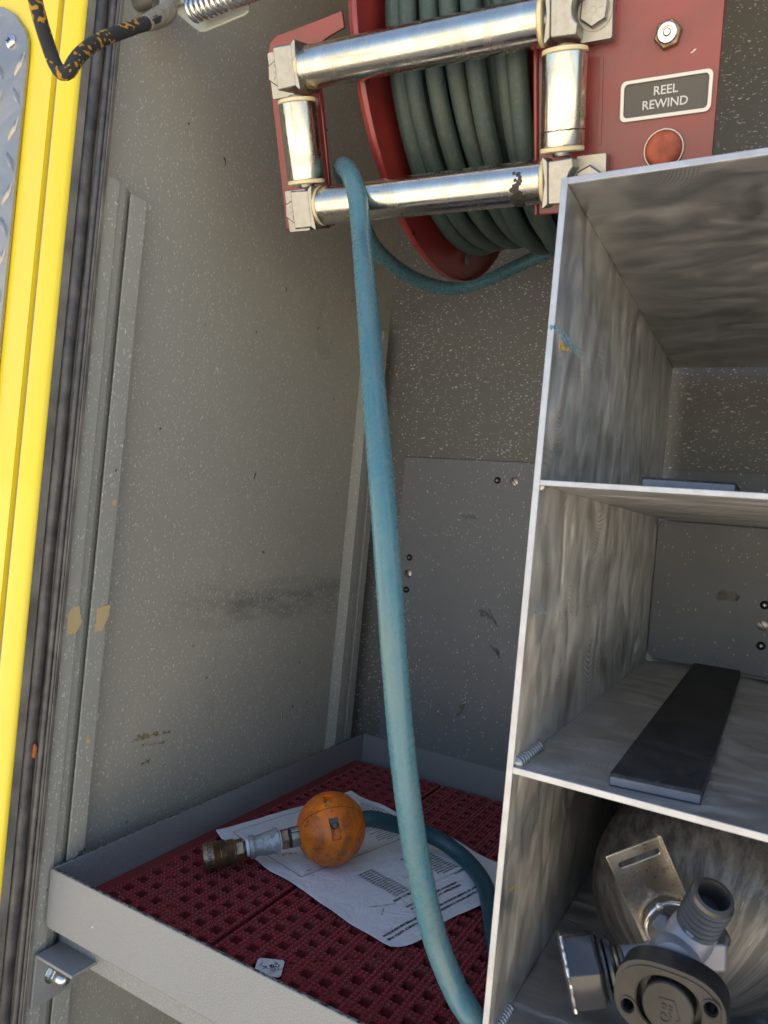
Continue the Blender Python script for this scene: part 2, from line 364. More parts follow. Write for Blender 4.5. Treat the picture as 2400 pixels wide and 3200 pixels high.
def see_through(k, sc_=90, a=.42, b=.62, top=.75):
    k.l(k.ramp(k.noise(sc_, 5, .7, dist=.5), a, b, 0, top), k.b.inputs['Alpha']); return k.m
k = NT('dark_smear', (.05, .048, .045), .7); MT['smear'] = see_through(k, 60, .40, .75, top=.42); MT['ochre'] = see_through(MT['ochre_k'], 120, .45, .6, .85)
k = NT('tray_lip_reflection', (.46, .38, .20), .5); MT['lip_reflection'] = see_through(k, 22, .38, .8, .5)  # unused: tan colour imitating a soft reflection on the tray lip

k = NT('rope_weave', (.03, .032, .035), .7, 0, .3); uv = k.tc.outputs['UV']
wv = k.wave(1, 0, k.map((14, 420, 1), (0, 0, 0), uv), 'DIAGONAL'); wv2 = k.wave(1, 0, k.map((-14, 420, 1), (0, 0, 0), uv), 'DIAGONAL')
h = k.math('MAXIMUM', wv, wv2)
fl = k.math('MULTIPLY', k.math('GREATER_THAN', k.noise(1, 0, .5, k.map((9, 330, 1), src=uv)), .58), k.math('GREATER_THAN', k.noise(1, 0, .5, k.map((2, 42, 1), src=uv)), .5))
k.col(k.mix(fl, k.mix(k.ramp(h, .3, 1), (.015, .015, .017), (.085, .088, .095)), (.80, .42, .04))); k.bump(h, .0012, 1); MT['rope'] = k.m
k = NT('rope_frayed', (.22, .20, .15), .8); k.bump(k.noise(400, 3), .001, 1); k.col(k.mix(k.noise(300, 3), (.12, .11, .09), (.32, .30, .23))); MT['rope_worn'] = k.m

k = NT('black_rubber_strip', (.022, .024, .028), .6, 0, .3); a = k.noise(16, 8, .75, dist=1); b2 = k.noise(420, 3, .7)
c = k.mix(k.ramp(a, .45, .75, 0, .7), (.022, .022, .023), (.085, .085, .085)); c = k.mix(k.ramp(b2, .6, .72, 0, .6), c, (.16, .16, .16)); k.col(c); k.rgh(k.ramp(a, .3, .7, .4, .65)); k.bump(b2, .0002, .5); MT['strip'] = k.m
k = NT('rubber_cut_face', (.13, .15, .19), .6); k.col(k.mix(k.noise(120, 4), (.09, .10, .125), (.17, .185, .22))); MT['strip_face'] = k.m

k = NT('scratched_cylinder', (.13, .13, .135), .38, .55)
x, y, z = k.sep(); ang = k.math('ARCTAN2', z, x); cb = k.t.nodes.new('ShaderNodeCombineXYZ'); k.l(ang, cb.inputs[0]); k.l(k.math('MULTIPLY', y, 5), cb.inputs[1])
st = k.noise(16, 4, .7, cb.outputs[0]); big = k.noise(12, 4, .6, dist=.6)
lines = k.noise(70, 2, .8, cb.outputs[0])
c = k.mix(k.ramp(big, .3, .7), (.03, .03, .03), (.08, .078, .076)); c = k.mix(k.ramp(st, .42, .66, 0, .6), c, (.22, .215, .21)); c = k.mix(k.ramp(lines, .66, .74, 0, .55), c, (.30, .29, .27)); k.col(c)
k.rgh(k.ramp(st, .3, .7, .5, .34)); k.bump(lines, .0002, .4); MT['cyl'] = k.m
k = NT('black_knob_plastic', (.05, .05, .052), .42); g = k.noise(60, 5, .6); k.col(k.mix(k.ramp(g, .4, .7), (.010, .010, .011), (.035, .032, .03))); k.bump(k.noise(500, 3), .0003, .5); k.rgh(k.ramp(g, .3, .7, .32, .55)); MT['knob'] = k.m
k = NT('worn_knob_face', (.10, .09, .085), .42, .2); g = k.noise(60, 5, .6); k.col(k.mix(k.ramp(g, .35, .7), (.016, .014, .013), (.040, .036, .032))); k.bump(k.noise(400, 3), .0003, .5); MT['knob_face'] = k.m
k = NT('valve_metal', (.27, .27, .30), .48, .5); k.bump(k.noise(300, 3), .0002, .4); MT['valve'] = k.m
k = NT('thread_metal', (.11, .105, .10), .4, .75); MT['thread'] = k.m
k = NT('gloss_black', (.03, .03, .033), .22, 0, .6, .2); MT['gloss'] = k.m
k = NT('stainless_plate', (.60, .53, .42), .28, 1); g = k.noise(150, 5, .6); k.col(k.mix(k.ramp(g, .4, .65), (.66, .58, .46), (.50, .44, .36))); k.rgh(k.ramp(g, .3, .7, .22, .38)); k.bump(k.noise(20, 3), .001, .25); MT['plate'] = k.m
k = NT('sign_face', (.085, .075, .06), .45); MT['sign'] = k.m
k = NT('sign_rim', (.50, .50, .47), .38, .7); MT['sign_rim'] = k.m
k = NT('sign_letters', (.62, .61, .56), .5); MT['white'] = k.m
k = NT('red_button_rubber', (.42, .085, .03), .55); k.col(k.mix(k.ramp(k.noise(90, 5), .4, .65), (.42, .09, .035), (.27, .05, .022))); MT['button'] = k.m
k = NT('screw_black', (.02, .02, .02), .3, .5); MT['screwb'] = k.m
k = NT('screw_bright', (.42, .38, .35), .35, .9); MT['screws'] = k.m
k = NT('dust_plate', (.42, .43, .36), .5, .3); MT['dustplate'] = k.m
k = NT('concrete_yard', (.44, .41, .36), .85); k.col(k.mix(k.noise(.8, 6, .65), (.44, .395, .32), (.60, .54, .45))); k.bump(k.noise(60, 4), .004, .4); MT['ground'] = k.m
MT['dark'] = NT('soot', (.03, .03, .03), .7).m

# ------------------------------------------------------------------ the setting: yard and truck side
GZ = -1.45
bm = B(); bmesh.ops.create_grid(bm, x_segments=1, y_segments=1, size=150)
for v in bm.verts: v.co.z = GZ
tag(obj('ground', bm, MT['ground']), kind='structure')
XL, YB, ZC, XR, ZF = -.572, .985, .90, .95, -.78
ZH = .72      # lower edge of the unseen header, set to shape the light inside
def S(name, bm, m, **k): return tag(obj(name, bm, m, **k), kind='structure')
S('left_wall', box(B(), XL-.004, XL, .42, YB+.004, ZF, ZC), MT['wall'])
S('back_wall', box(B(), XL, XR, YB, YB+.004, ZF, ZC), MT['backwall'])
S('right_wall', box(B(), XR, XR+.004, .40, YB+.004, ZF, ZC), MT['wall'])
S('ceiling', box(B(), XL-.004, XR+.004, .40, YB+.004, ZC+.001, ZC+.01), MT['wall'])
S('compartment_floor', box(B(), XL-.004, XR+.004, .40, YB+.004, ZF-.01, ZF-.001), MT['wall'])

# painted outer body
body = thing('yellow_truck_body', (-1.2, .39, GZ+.5), 'glossy yellow painted bodywork and door frame at the left edge', 'truck body')
bm = B()
box(bm, -3.2, -.5975, .39, .40, GZ+.5, 1.1); box(bm, -.5973, 3.2, .395, .405, ZH, 1.1); box(bm, XR+.02, 3.2, .395, .405, GZ+.5, ZH-.002); box(bm, -.5973, XR+.018, .395, .405, GZ+.5, ZF-.015)
obj('outer_panel', bm, MT['yellow'], body)
bm = B(); box(bm, -3.2, 3.2, .41, 2.6, 1.102, 1.12); box(bm, -3.2, 3.2, 2.6, 2.62, GZ+.5, 1.12)  # roof and far side out of view; roof added to block the sky
obj('roof_panel', bm, MT['yellow'], body)
obj('seam', box(B(), -.5972, -.5902, .3945, .40, -.95, ZH-.001), MT['sealer'], body)
obj('door_frame_strip', prism(B(), [(-.5900, .40), (-.5900, .3915), (-.589, .39), (-.5668, .39), (-.5645, .3912), (-.5635, .394), (-.5635, .40)], lambda a, b, c: Vector((a, b, c)), -.95, ZH-.001), MT['yellow'], body, smooth=50)

seal = thing('door_seal', (-.566, .41, -.9), 'black rubber bulb seal with ribs running up beside the yellow frame', 'seal')
obj('retainer', prism(B(), [(-.5634, .3945), (-.5650, .4015), (-.5735, .4095), (-.5735, .4195), (-.5480, .4195), (-.5480, .4165), (-.562, .4155), (-.5700, .409), (-.5620, .4015)], lambda a, b, c: Vector((a, b, c)), -.95, .66), MT['frame'], seal)
path = [Vector((-.5665, .4095, z/20)) for z in range(-19, 14)]
for i, p in enumerate(path): p.x += .0007*math.sin(i*1.7)
obj('bulb', tube(B(), spline(path, .03),   .0066, 18), MT['rubber'], seal, smooth=180)
for x, y, r in ((-.5562, .4150, .0030), (-.5508, .4160, .0016)):
    obj('rib', lathe(B(), (x, y, -.95), (0, 0, 1), [(r, 0), (r, 1.6)], 10), MT['rubber'], seal, smooth=40)
bm = B(); c = on(80, 1620*1.4467, Y=.408); c = on(112, 2345, Y=.4115); 
prism(bm, [(-.0018, -.006), (.0012, -.0062), (.0020, .003), (-.0002, .0062), (-.0016, .004)], lambda a, b, cc: Vector((c.x+a, .4110-cc, c.z+b)), 0, .0016); obj('tear', bm, NT('torn_orange', (.45, .13, .04), .5).m, seal)

# tread plate patch screwed to the body
tp = thing('tread_plate', (-.8, .387, -.7), 'shiny bare tread plate patch screwed to the yellow bodywork', 'tread plate')
XZ = lambda a, b, c: Vector((a, .39-c, b))
outl = [(-.6310, -.9), (-.6310, .385), (-.6320, .400), (-.638, .412), (-.6574, .4316), (-.675, .442), (-.70, .45), (-1.2, .50), (-1.2, -.9)]
obj('sheet', prism(B(), outl, XZ, .0005, .004), MT['tread'], tp, bev=.0006)
bm = B(); rr = 0
for i in range(-2, 46):
    for j in range(0, 10):
        x = -.640-j*.030; z = -.85+i*.030; a = R(58) if (i+j) % 2 else R(-58)
        if z > .38 or x < -.9: continue
        ca, sa = math.cos(a), math.sin(a); L, W = .0125, .0036
        base = [(L, 0), (0, W), (-L, 0), (0, -W)]
        if x+L*abs(ca) > -.632: continue
        lo = [bm.verts.new(XZ(x+p*ca-q*sa, z+p*sa+q*ca, .0040)) for p, q in base]; hi = [bm.verts.new(XZ(x+(p*ca-q*sa)*.6, z+(p*sa+q*ca)*.6, .0060)) for p, q in base]
        bm.faces.new(hi)
        for q in range(4): bm.faces.new([lo[q], lo[(q+1) % 4], hi[(q+1) % 4], hi[q]])
tag(obj('tread', bm, MT['tread'], tp, smooth=60), kind='stuff')
cx, cz = -.6565, .4043
s_ = obj('screw', lathe(B(), (cx, .3858, cz), (0, -1, 0), [(.0062, 0), (.006, .0012), (.0045, .0026), (.0015, .003), (0, .003)], 20), MT['bsteel'], tp, smooth=40)
bm = B(); box(bm, cx-.0025, cx+.0025, .3822, .3829, cz-.0006, cz+.0006); box(bm, cx-.0006, cx+.0006, .3824, .3828, cz-.0025, cz+.0025); obj('cross_recess', bm, MT['grime'], s_)

# wall rails
def rail(y0, mirror, loc_y, label):
    rt = thing('shelf_rail', (-.56, loc_y, ZF), label, 'rail', 'grey shelf rails on the left wall')
    s = -1 if mirror else 1
    def M(a, b, c): return Vector((a, y0+s*b, c))
    obj('channel', prism(B(), [(XL+.0003, 0), (-.5515, 0), (-.5515, .0158), (-.5528, .0160), (-.5542, .0250), (-.5590, .0350), (-.5600, .0405), (XL+.0003, .0405)], M, ZF, .281), [MT['rail']], rt)
    obj('lip', prism(B(), [(-.5522, .0290), (-.5500, .0290), (-.5500, .0472), (-.5530, .0472), (-.5530, .0440), (-.5655, .0440), (-.5655, .0412), (-.5522, .0412)], M, ZF, .276), MT['rail'], rt, bev=.0004)
    return rt
r1 = rail(.42, False, .445, 'grey slotted shelf rail at the front of the left wall')
r2 = rail(.9505, True, .93, 'grey slotted shelf rail near the back corner, behind the hanging hose')
obj('front_face', box(B(), XL+.0005, -.5518, .4183, .4197, ZF, .281), MT['jamb'], r1)
# primer chips on the front rail
def patch(pts, M, c, m, name, parent, th=.00035, jag=.55, n=None):
    """thin irregular paint chip; pts outline (a,b)"""
    out = []; N = len(pts)
    for i in range(N):
        a, b = Vector(pts[i]), Vector(pts[(i+1) % N]); L = (b-a).length; kx = n or max(2, int(L/.0012))
        nn = Vector((-(b-a).y, (b-a).x)).normalized()
        for q in range(kx): out.append(tuple(a.lerp(b, q/kx)+nn*(random.uniform(-1, 1)*jag*.002)))
    return obj(name, prism(B(), out, M, c, c+th), m, parent)
XM = lambda a, b, c: Vector((c, a, b))
for pts, X in (([(230, 1895), (250, 1893), (255, 1945), (240, 1975), (207, 1985), (213, 1915)], -.5513), ([(312, 1898), (343, 1890), (338, 1930), (320, 1970), (296, 1975), (303, 1905)], -.5498),
               ([(268, 2310), (276, 2300), (280, 2318), (270, 2325)], -.5498), ([(274, 2352), (283, 2355), (278, 2365)], -.5498), ([(258, 2400), (262, 2388), (258, 2420), (254, 2425)], -.5498), ([(352, 1560), (366, 1565), (362, 1578), (350, 1575)], -.5498)):
    patch([(on(x, y, X=X).y, on(x, y, X=X).z) for x, y in pts], XM, X, MT['chip'], 'chip', r1)
lw = bpy.data.objects['left_wall']
for pts, m in (([(428, 2298), (530, 2285), (520, 2318), (470, 2325), (455, 2322), (430, 2335), (405, 2325)], 'ochre'), ([(450, 2375), (470, 2370), (465, 2380), (440, 2392)], 'ochre'), ([(598, 2015), (612, 2015), (612, 2020), (600, 2021)], 'smear')):
    patch([(on(x, y, X=XL).y, on(x, y, X=XL).z) for x, y in pts], XM, XL+.0001, MT[m], 'scuff', lw, .0002, 1.1)

# big removable panel on the back wall with its screws
def screw(parent, x, y, z, kind):
    if kind == 'slot':
        s = obj('screw', lathe(B(), (x, y, z), (0, -1, 0), [(.0064, -.0004), (.0064, .0008), (.0056, .0014), (0, .0016)], 24), MT['screws'], parent, smooth=40, loc=(x, y, z)); a = R(-52)
        bm = B(); prism(bm, [(-.0064, -.0006), (.0064, -.0006), (.0064, .0006), (-.0064, .0006)], lambda p, q, c: Vector((x+p*math.cos(a)-q*math.sin(a), y-c, z+p*math.sin(a)+q*math.cos(a))), .0012, .0018)
        obj('slot', bm, MT['screwb'], s)
    else:
        s = obj('screw', lathe(B(), (x, y, z), (0, -1, 0), [(.0050, -.0004), (.0050, .0006), (.0042, .0018), (.002, .0024), (0, .0025)], 24), MT['screwb'], parent, smooth=60, loc=(x, y, z))
        bm = B(); box(bm, x-.0018, x+.0018, y-.0030, y-.0024, z-.0004, z+.0004); box(bm, x-.0004, x+.0004, y-.0029, y-.00245, z-.0018, z+.0018); obj('cross_recess', bm, MT['screws'], s)
    s['label'] = 'bright slotted screw' if kind == 'slot' else 'black cross-head screw'
    return s
ap = thing('access_panel', (-.1, YB, -.34), 'large flat grey panel screwed over the lower back wall', 'panel')
obj('sheet', box(B(), -.5196, .85, YB-.0035, YB-.0005, -.50, .0945), MT['panel'], ap, bev=.0008)
for x, z, kd in ((-.495, -.0609, 'x'), (-.4948, -.0858, 'slot'), (-.4953, -.1107, 'x'), (-.3643, .0664, 'x'), (-.3384, .066, 'slot')): screw(ap, x, YB-.0035, z, kd)
for pts in ([(1440, 1608), (1500, 1612), (1498, 1622), (1455, 1625)], [(1430, 2200), (1462, 2195), (1440, 2235), (1428, 2235)], [(1500, 1905), (1535, 1900), (1560, 1960), (1540, 1935), (1505, 1925)], [(1530, 2010), (1560, 2030), (1575, 2080), (1550, 2040)]):
    patch([(on(x, y, Y=YB).x, on(x, y, Y=YB).z) for x, y in pts], lambda a, b, c: Vector((a, c, b)), YB-.0038, MT['ochre'] if pts[0][1] == 2200 else MT['smear'], 'scuff', ap, .0002, .6)

# ------------------------------------------------------------------ tray
TX0, TX1, TY0, TY1, RZ, FZ = -.548, .60, .43, .982, -.345, -.3955
XZl = lambda a, b, c: Vector((a, c, b))
tr = thing('shelf_tray', (0, .7, RZ-.055), 'grey painted steel shelf tray with raised rims and a worn front lip', 'tray')
t = .0028
bm = B(); prism(bm, [(TX0, FZ-.002+.0045), (TX0+.0045, FZ-.002), (TX1, FZ-.002), (TX1, RZ), (TX0+.003, RZ), (TX0, RZ-.0015)], lambda a, b, c: Vector((a, c, b)), TY0, TY0+t)
obj('front_lip', bm, MT['tray'], tr, bev=.0007)
obj('side_rim', box(B(), TX0, TX0+t, TY0+t+.0002, TY1, FZ, RZ), MT['tray'], tr, bev=.0006)
obj('back_rim', box(B(), TX0+t+.0002, TX1, TY1-t, TY1, FZ, RZ), MT['tray'], tr, bev=.0006)
obj('tray_floor', box(B(), TX0+t+.0003, TX1, TY0+t+.0003, TY1-t-.0003, FZ-.0018, FZ), MT['tray'], tr)
obj('underside_channel', box(B(), TX0-.004, TX1, .449, .4515, -.4300, FZ-.0025), MT['tray'], tr, bev=.0005)
# worn line along the top of the lip: many short ragged slivers
bm = B(); x = TX0+.004
while x < -.02:
    L = random.uniform(.004, .02); y0 = TY0+random.uniform(.0001, .0007); y1 = TY0+t-random.uniform(.0001, .0006)
    prism(bm, [(x, y0), (x+L, TY0+random.uniform(.0001, .0008)), (x+L, y1), (x, TY0+t-.0002)], lambda a, b, c: Vector((a, b, c)), RZ-.0001, RZ+.00025); x += L*random.uniform(.9, 1.1)
obj('worn_edge', bm, MT['tray_edge'], tr)
bm = B(); y = TY0+.008
while y < TY1-.01:
    L = random.uniform(.004, .02); prism(bm, [(TX0+random.uniform(.0001, .0009), y), (TX0+t-random.uniform(.0001, .0009), y), (TX0+t-.0003, y+L), (TX0+.0004, y+L)], lambda a, b, c: Vector((a, b, c)), RZ-.0001, RZ+.00025); y += L*random.uniform(.9, 1.3)
obj('worn_edge', bm, MT['tray_edge'], tr)
# black scrap stuck behind the rim
s0 = on(245, 2665, X=TX0); bm = B()
tube(bm, spline([on(246, 2670, X=TX0), on(257, 2660, X=TX0), on(266, 2652, X=TX0+.003)], .002), lambda q: .0006+.0012*math.sin(math.pi*min(q+.2, 1)), 8)
tag(obj('plastic_scrap', bm, MT['gloss']), 'tiny black plastic scrap wedged behind the tray side rim', 'scrap')

# support bracket with bolt
br = thing('support_bracket', (-.53, .447, -.47), 'grey angle bracket bolted under the left front corner of the tray', 'bracket')
bm = B(); prism(bm, [(-.5498, -.4700), (-.5470, -.4700), (-.5470, -.4232), (-.5462, -.4228), (-.4990, -.4228), (-.4990, -.4200), (-.5480, -.4200), (-.5498, -.4218)], lambda a, b, c: Vector((a, c, b)), .4235, .4490)
prism(bm, [(-.5498, -.4700), (-.5470, -.4700), (-.5470, -.4306), (-.5498, -.4306)], lambda a, b, c: Vector((a, c, b)), .4490, .4720)
obj('angle', bm, MT['tray'], br, bev=.0005)
bc = Vector((-.5470, .4415, -.4445))
obj('washer', lathe(B(), bc, (1, 0, 0), [(.0088, 0), (.0088, .0018), (.0045, .0018)], 28), MT['bsteel'], br, smooth=40)
obj('bolt', lathe(B(), bc, (1, 0, 0), [(.0062, .0018), (.0066, .0024), (.0066, .0075), (.0056, .0085)], 6), MT['bsteel'], br)
obj('domed_nut', lathe(B(), bc, (1, 0, 0), [(.0060, .0088), (.0064, .0100), (.0064, .0140), (.0058, .0175), (.0040, .0205), (0, .0218)], 24), MT['bsteel'], br, smooth=60)

# ------------------------------------------------------------------ red mat tiles
MZ = -.3815; P_ = .0188; HH = .0049
def mat_tile(x0, nx, y0, ny, cross, label, back_tabs):
    T = thing('mat_tile', (x0+nx*P_/2, y0+ny*P_/2, FZ), label, 'mat', 'red interlocking mat tiles')
    bm = B(); nb = B()
    for i in range(nx):
        for j in range(ny):
            cx, cy = x0+P_*(i+.5), y0+P_*(j+.5); h = P_/2-(.00006); e = h
            o4 = [(-e, -e), (e, -e), (e, e), (-e, e)]; i4 = [(-HH, -HH), (HH, -HH), (HH, HH), (-HH, HH)]
            O = [bm.verts.new((cx+a, cy+b, MZ)) for a, b in o4]; I = [bm.verts.new((cx+a, cy+b, MZ)) for a, b in i4]
            D = [bm.verts.new((cx+a*.93, cy+b*.93, FZ+.0007)) for a, b in i4]; OD = [bm.verts.new((cx+a, cy+b, FZ+.0007)) for a, b in o4]
            for q in range(4):
                r = (q+1) % 4
                bm.faces.new([O[q], O[r], I[r], I[q]]); bm.faces.new([I[q], I[r], D[r], D[q]]); bm.faces.new([O[r], O[q], OD[q], OD[r]])
            if (i, j) in cross:
                for sgn in (1, -1):
                    d = Vector((1, sgn)).normalized()*HH*1.4; n = Vector((-d.y, d.x)).normalized()*.0016
                    z = MZ-.0006 if sgn > 0 else MZ-.0009
                    prism(bm, [(cx-d.x-n.x, cy-d.y-n.y), (cx+d.x-n.x, cy+d.y-n.y), (cx+d.x+n.x, cy+d.y+n.y), (cx-d.x+n.x, cy-d.y+n.y)], lambda a, b, c: Vector((a, b, c)), z-.004, z)
            for a in (-.00705, -.00235, .00235, .00705):
                for b in (-.00705, -.00235, .00235, .00705):
                    if abs(a) < .003 and abs(b) < .003: continue
                    px_, py_ = cx+a, cy+b; n = 8
                    rg = []
                    for r, z in ((.0019, 0), (.00165, .0010), (.0010, .00115), (.0006, .0004)):
                        rg.append([nb.verts.new((px_+r*math.cos(2*math.pi*q/n), py_+r*math.sin(2*math.pi*q/n), MZ+z)) for q in range(n)])
                    for A, C in zip(rg, rg[1:]):
                        for q in range(n): nb.faces.new([A[q], A[(q+1) % n], C[(q+1) % n], C[q]])
                    nb.faces.new(rg[-1])
    if back_tabs:
        for i in range(nx):
            cx = x0+P_*(i+.5); yy = y0+ny*P_
            prism(bm, [(cx-.0058, yy), (cx-.0042, yy+.0042), (cx+.0042, yy+.0042), (cx+.0058, yy)], lambda a, b, c: Vector((a, b, c)), MZ-.0125, MZ)
    tag(obj('web', bm, MT['mat'], T), kind='stuff')
    tag(obj('nubs', nb, MT['nub'], T, smooth=50), kind='stuff')
    return T
xl = -.5209-.0094
y00 = .4984-.0094-3*P_
cr1 = {(i, 6-i) for i in range(0, 7)} | {(i, 26-i) for i in range(0, 8)}
cr2 = {(i, i) for i in range(3, 12)} | {(i, 22-i) for i in range(4, 12)} | {(9, 6), (12, 4)}
mat_tile(xl, 7, y00, 28, cr1, 'dark red perforated mat tile along the left rim of the tray', True)
mat_tile(-.3943, 16, y00, 28, cr2, 'dark red perforated mat tile under the paper and the shelf unit', True)
T0 = [o for o in COL.objects if o.name.startswith('mat_tile')][0]
bm = B(); box(bm, TX0+t+.001, xl-.0001, y00, y00+28*P_, FZ+.0007, MZ); tag(obj('edge_strip', bm, MT['mat'], T0), kind='stuff')

# ------------------------------------------------------------------ paper sheet (letter size, skewed on the mat)
PZ = MZ+.0013
def puv(u, v): return (.97014*v-.24254*u, -.24254*v-.97014*u)     # text runs along +u, page top is +v
def bumpz(x, y):
    z = .0013*noise.noise(Vector((x*16, y*16, 1.3)))+.0006*noise.noise(Vector((x*42, y*42, 4)))
    return z
PU0, PU1, PV0, PV1 = -.699, -.4835, -.668, -.388
def edgelift(u, v):
    z = 0
    z += .0045*max(0, 1-(v-PV0)/.03)**2*(.4+.6*max(0, 1-(PU1-u)/.16))       # curled left edge
    z += .004*max(0, 1-(u-PU0)/.03)**2*(.5+.5*math.sin(v*60))
    z += .0025*max(0, 1-(PV1-v)/.02)**2*(.5+.5*math.sin(u*70))
    z += .0016*max(0, 1-(PU1-u)/.015)**2*(.5+.5*math.sin(v*90))
    return z
def psurf(u, v, lift=0):
    if lift > 0: lift += .00035
    x, y = puv(u, v); return Vector((x, y, PZ+.0012+bumpz(x, y)+edgelift(u, v)+lift))
paper = thing('paper_sheet', (-.39, .68, PZ), 'crumpled white printed sheet lying on the red mat under the orange ball', 'paper')
bm = B(); NU, NV = 120, 156; V = {}
for i in range(NU+1):
    for j in range(NV+1):
        u = PU0+(PU1-PU0)*i/NU; v = PV0+(PV1-PV0)*j/NV
        # ragged outline, rounded worn corner at the near right
        fu = i/NU; fv = j/NV
        v2 = v; u2 = u
        if fv > .8: v2 -= (fv-.8)/.2*(.004*math.sin(u*55+1)+.003)
        if fu > .9: u2 -= (fu-.9)/.1*(.0015*math.sin(v*70))
        if fu > .8 and fv > .8:
            q = ((fu-.8)/.2)*((fv-.8)/.2); u2 -= .006*q*q; v2 -= .012*q*q
        V[i, j] = bm.verts.new(psurf(u2, v2))
for i in range(NU):
    for j in range(NV): bm.faces.new([V[i, j], V[i+1, j], V[i+1, j+1], V[i, j+1]])
sheet = obj('sheet', bm, MT['paper'], paper, smooth=180)
sm = sheet.modifiers.new('thickness', 'SOLIDIFY'); sm.thickness = .00012; sm.offset = -1
ink = B()
def ptext(s, u, v, size, width=None, bold=0):
    t_ = text_bm(s, size, bold=bold+.00012, res=1); 
    if not len(t_.verts): t_.free(); return
    mx = max(q.co.x for q in t_.verts); k_ = (width/mx) if width else 1
    merge(ink, t_, lambda c: psurf(u+c.x*k_, v+c.y, .00022))
def pline(u0, v0, u1, v1, w_=.0005):
    n = 24
    for i in range(n):
        a, b = i/n, (i+1)/n; ua, va, ub, vb = u0+(u1-u0)*a, v0+(v1-v0)*a, u0+(u1-u0)*b, v0+(v1-v0)*b
        L = math.hypot(u1-u0, v1-v0); nx, ny = -(v1-v0)/L*w_/2, (u1-u0)/L*w_/2
        q = [ink.verts.new(psurf(p, r, .00022)) for p, r in ((ua-nx, va-ny), (ub-nx, vb-ny), (ub+nx, vb+ny), (ua+nx, va+ny))]
        ink.faces.new(q)
ptext('PERSONS TRANSPORTING COMPRESSED GASES MUST COMPLY WITH THE', -.650, -.4105, .0037, .1565, .00006)
ptext('DEPARTMENT OF TRANSPORTATION AND CARRY THIS RESPONSE INFORMATION', -.6565, -.4165, .0037, .1625, .00006)
ptext('DEPARTMENT OF TRANSPORTATION', -.6265, -.4292, .0036, .0780, .00005)
ptext('EMERGENCY RESPONSE INFORMATION', -.6265, -.4345, .0036, .0800, .00005)
ptext('PRODUCT', -.655, -.4460, .0035, None, .00005); pline(-.655, -.4468, -.604, -.4468, .0003)
ptext('REFER TO GUIDE', -.5735, -.4485, .0035, .0300, .00005); pline(-.5735, -.4493, -.5435, -.4493, .0003)
prods = ['Air, Compressed', 'Acetylene, Dissolved', 'Argon, Compressed', 'Argon, Refrigerated Liquid', 'Carbon Dioxide', 'Carbon Dioxide, Refrigerated', 'Helium, Compressed', 'Hydrogen, Compressed', 'Nitrogen, Compressed', 'Nitrogen, Refrigerated Liquid', 'Nitrous Oxide', 'Oxygen, Compressed', 'Oxygen, Refrigerated Liquid']
nums = ['12', '17', '12', '21', '21', '21', '12', '12', '22', '12', '21', '22', '14', '23']
for i, n_ in enumerate(nums):
    v = -.4545-i*.00395
    ptext('Use Guide #'+n_, -.5735, v, .0036)
    if i < len(prods): ptext(prods[i], -.655, v, .0036)
# frames lower down the page
pline(-.5008, -.6584, -.5008, -.5370, .0007); pline(-.5008, -.5370, -.690, -.5345, .0008); pline(-.5008, -.6584, -.690, -.6600, .0005)
pline(-.506, -.5395, -.690, -.5395, .0003); pline(-.5615, -.5370, -.5615, -.529, .0005); pline(-.690, -.5345, -.690, -.66, .0005)
ptext('GUIDE #12', -.668, -.5335, .0032, None, .00005)
wds = 'POTENTIAL HAZARDS health fire cannot support life may cause dizziness vapors container contact with liquid keep people away isolate area wear breathing apparatus emergency action stop leak if can do so without risk'.split()
for i in range(13):
    v = -.5445-i*.0042
    random.seed(30+i); s = ' '.join(random.sample(wds, 5)); ptext(s, -.683+(i % 3)*.004, v, .0027, random.choice((.040, .046, .052)))
for i in range(9):
    random.seed(60+i); ptext(' '.join(random.sample(wds, 4)), -.688, -.60-i*.0042, .0027, .040)
ptext('CLASS', -.520, -.5440, .0026); ptext('6', -.513, -.5330, .0026)
random.seed(11)
obj('printing', ink, MT['ink'], paper)
# pencil-dark creases and smudges
bm = B()
def psm(uvs, rad):
    for (u, v) in uvs:
        n = 7; q = [bm.verts.new(psurf(u+rad*random.uniform(.4, 1)*math.cos(2*math.pi*k_/n), v+rad*.45*random.uniform(.4, 1)*math.sin(2*math.pi*k_/n), .0003)) for k_ in range(n)]
        bm.faces.new(q)
def inv(x, y): p = on(x, y, Z=PZ+.001); return (-.24254*p.x-.97014*p.y, .97014*p.x-.24254*p.y)
def streak_(x0, y0, x1, y1, n, rad, ja, jb):
    global bm
    A_, B_ = inv(x0, y0), inv(x1, y1); bm = B()
    psm([(A_[0]+(B_[0]-A_[0])*q/n+random.uniform(-ja, ja), A_[1]+(B_[1]-A_[1])*q/n+random.uniform(-jb, jb)) for q in range(n+1)], rad)
    tag(obj('smudge', bm, MT['smudge'], paper), kind='stuff')
streak_(1150, 2837, 1236, 2827, 14, .0022, 0, 0); streak_(1200, 2838, 1192, 2862, 6, .0018, 0, 0)
streak_(1262, 2818, 1300, 2862, 12, .0014, .001, .0015); streak_(870, 2672, 930, 2665, 22, .0022, .002, .003)

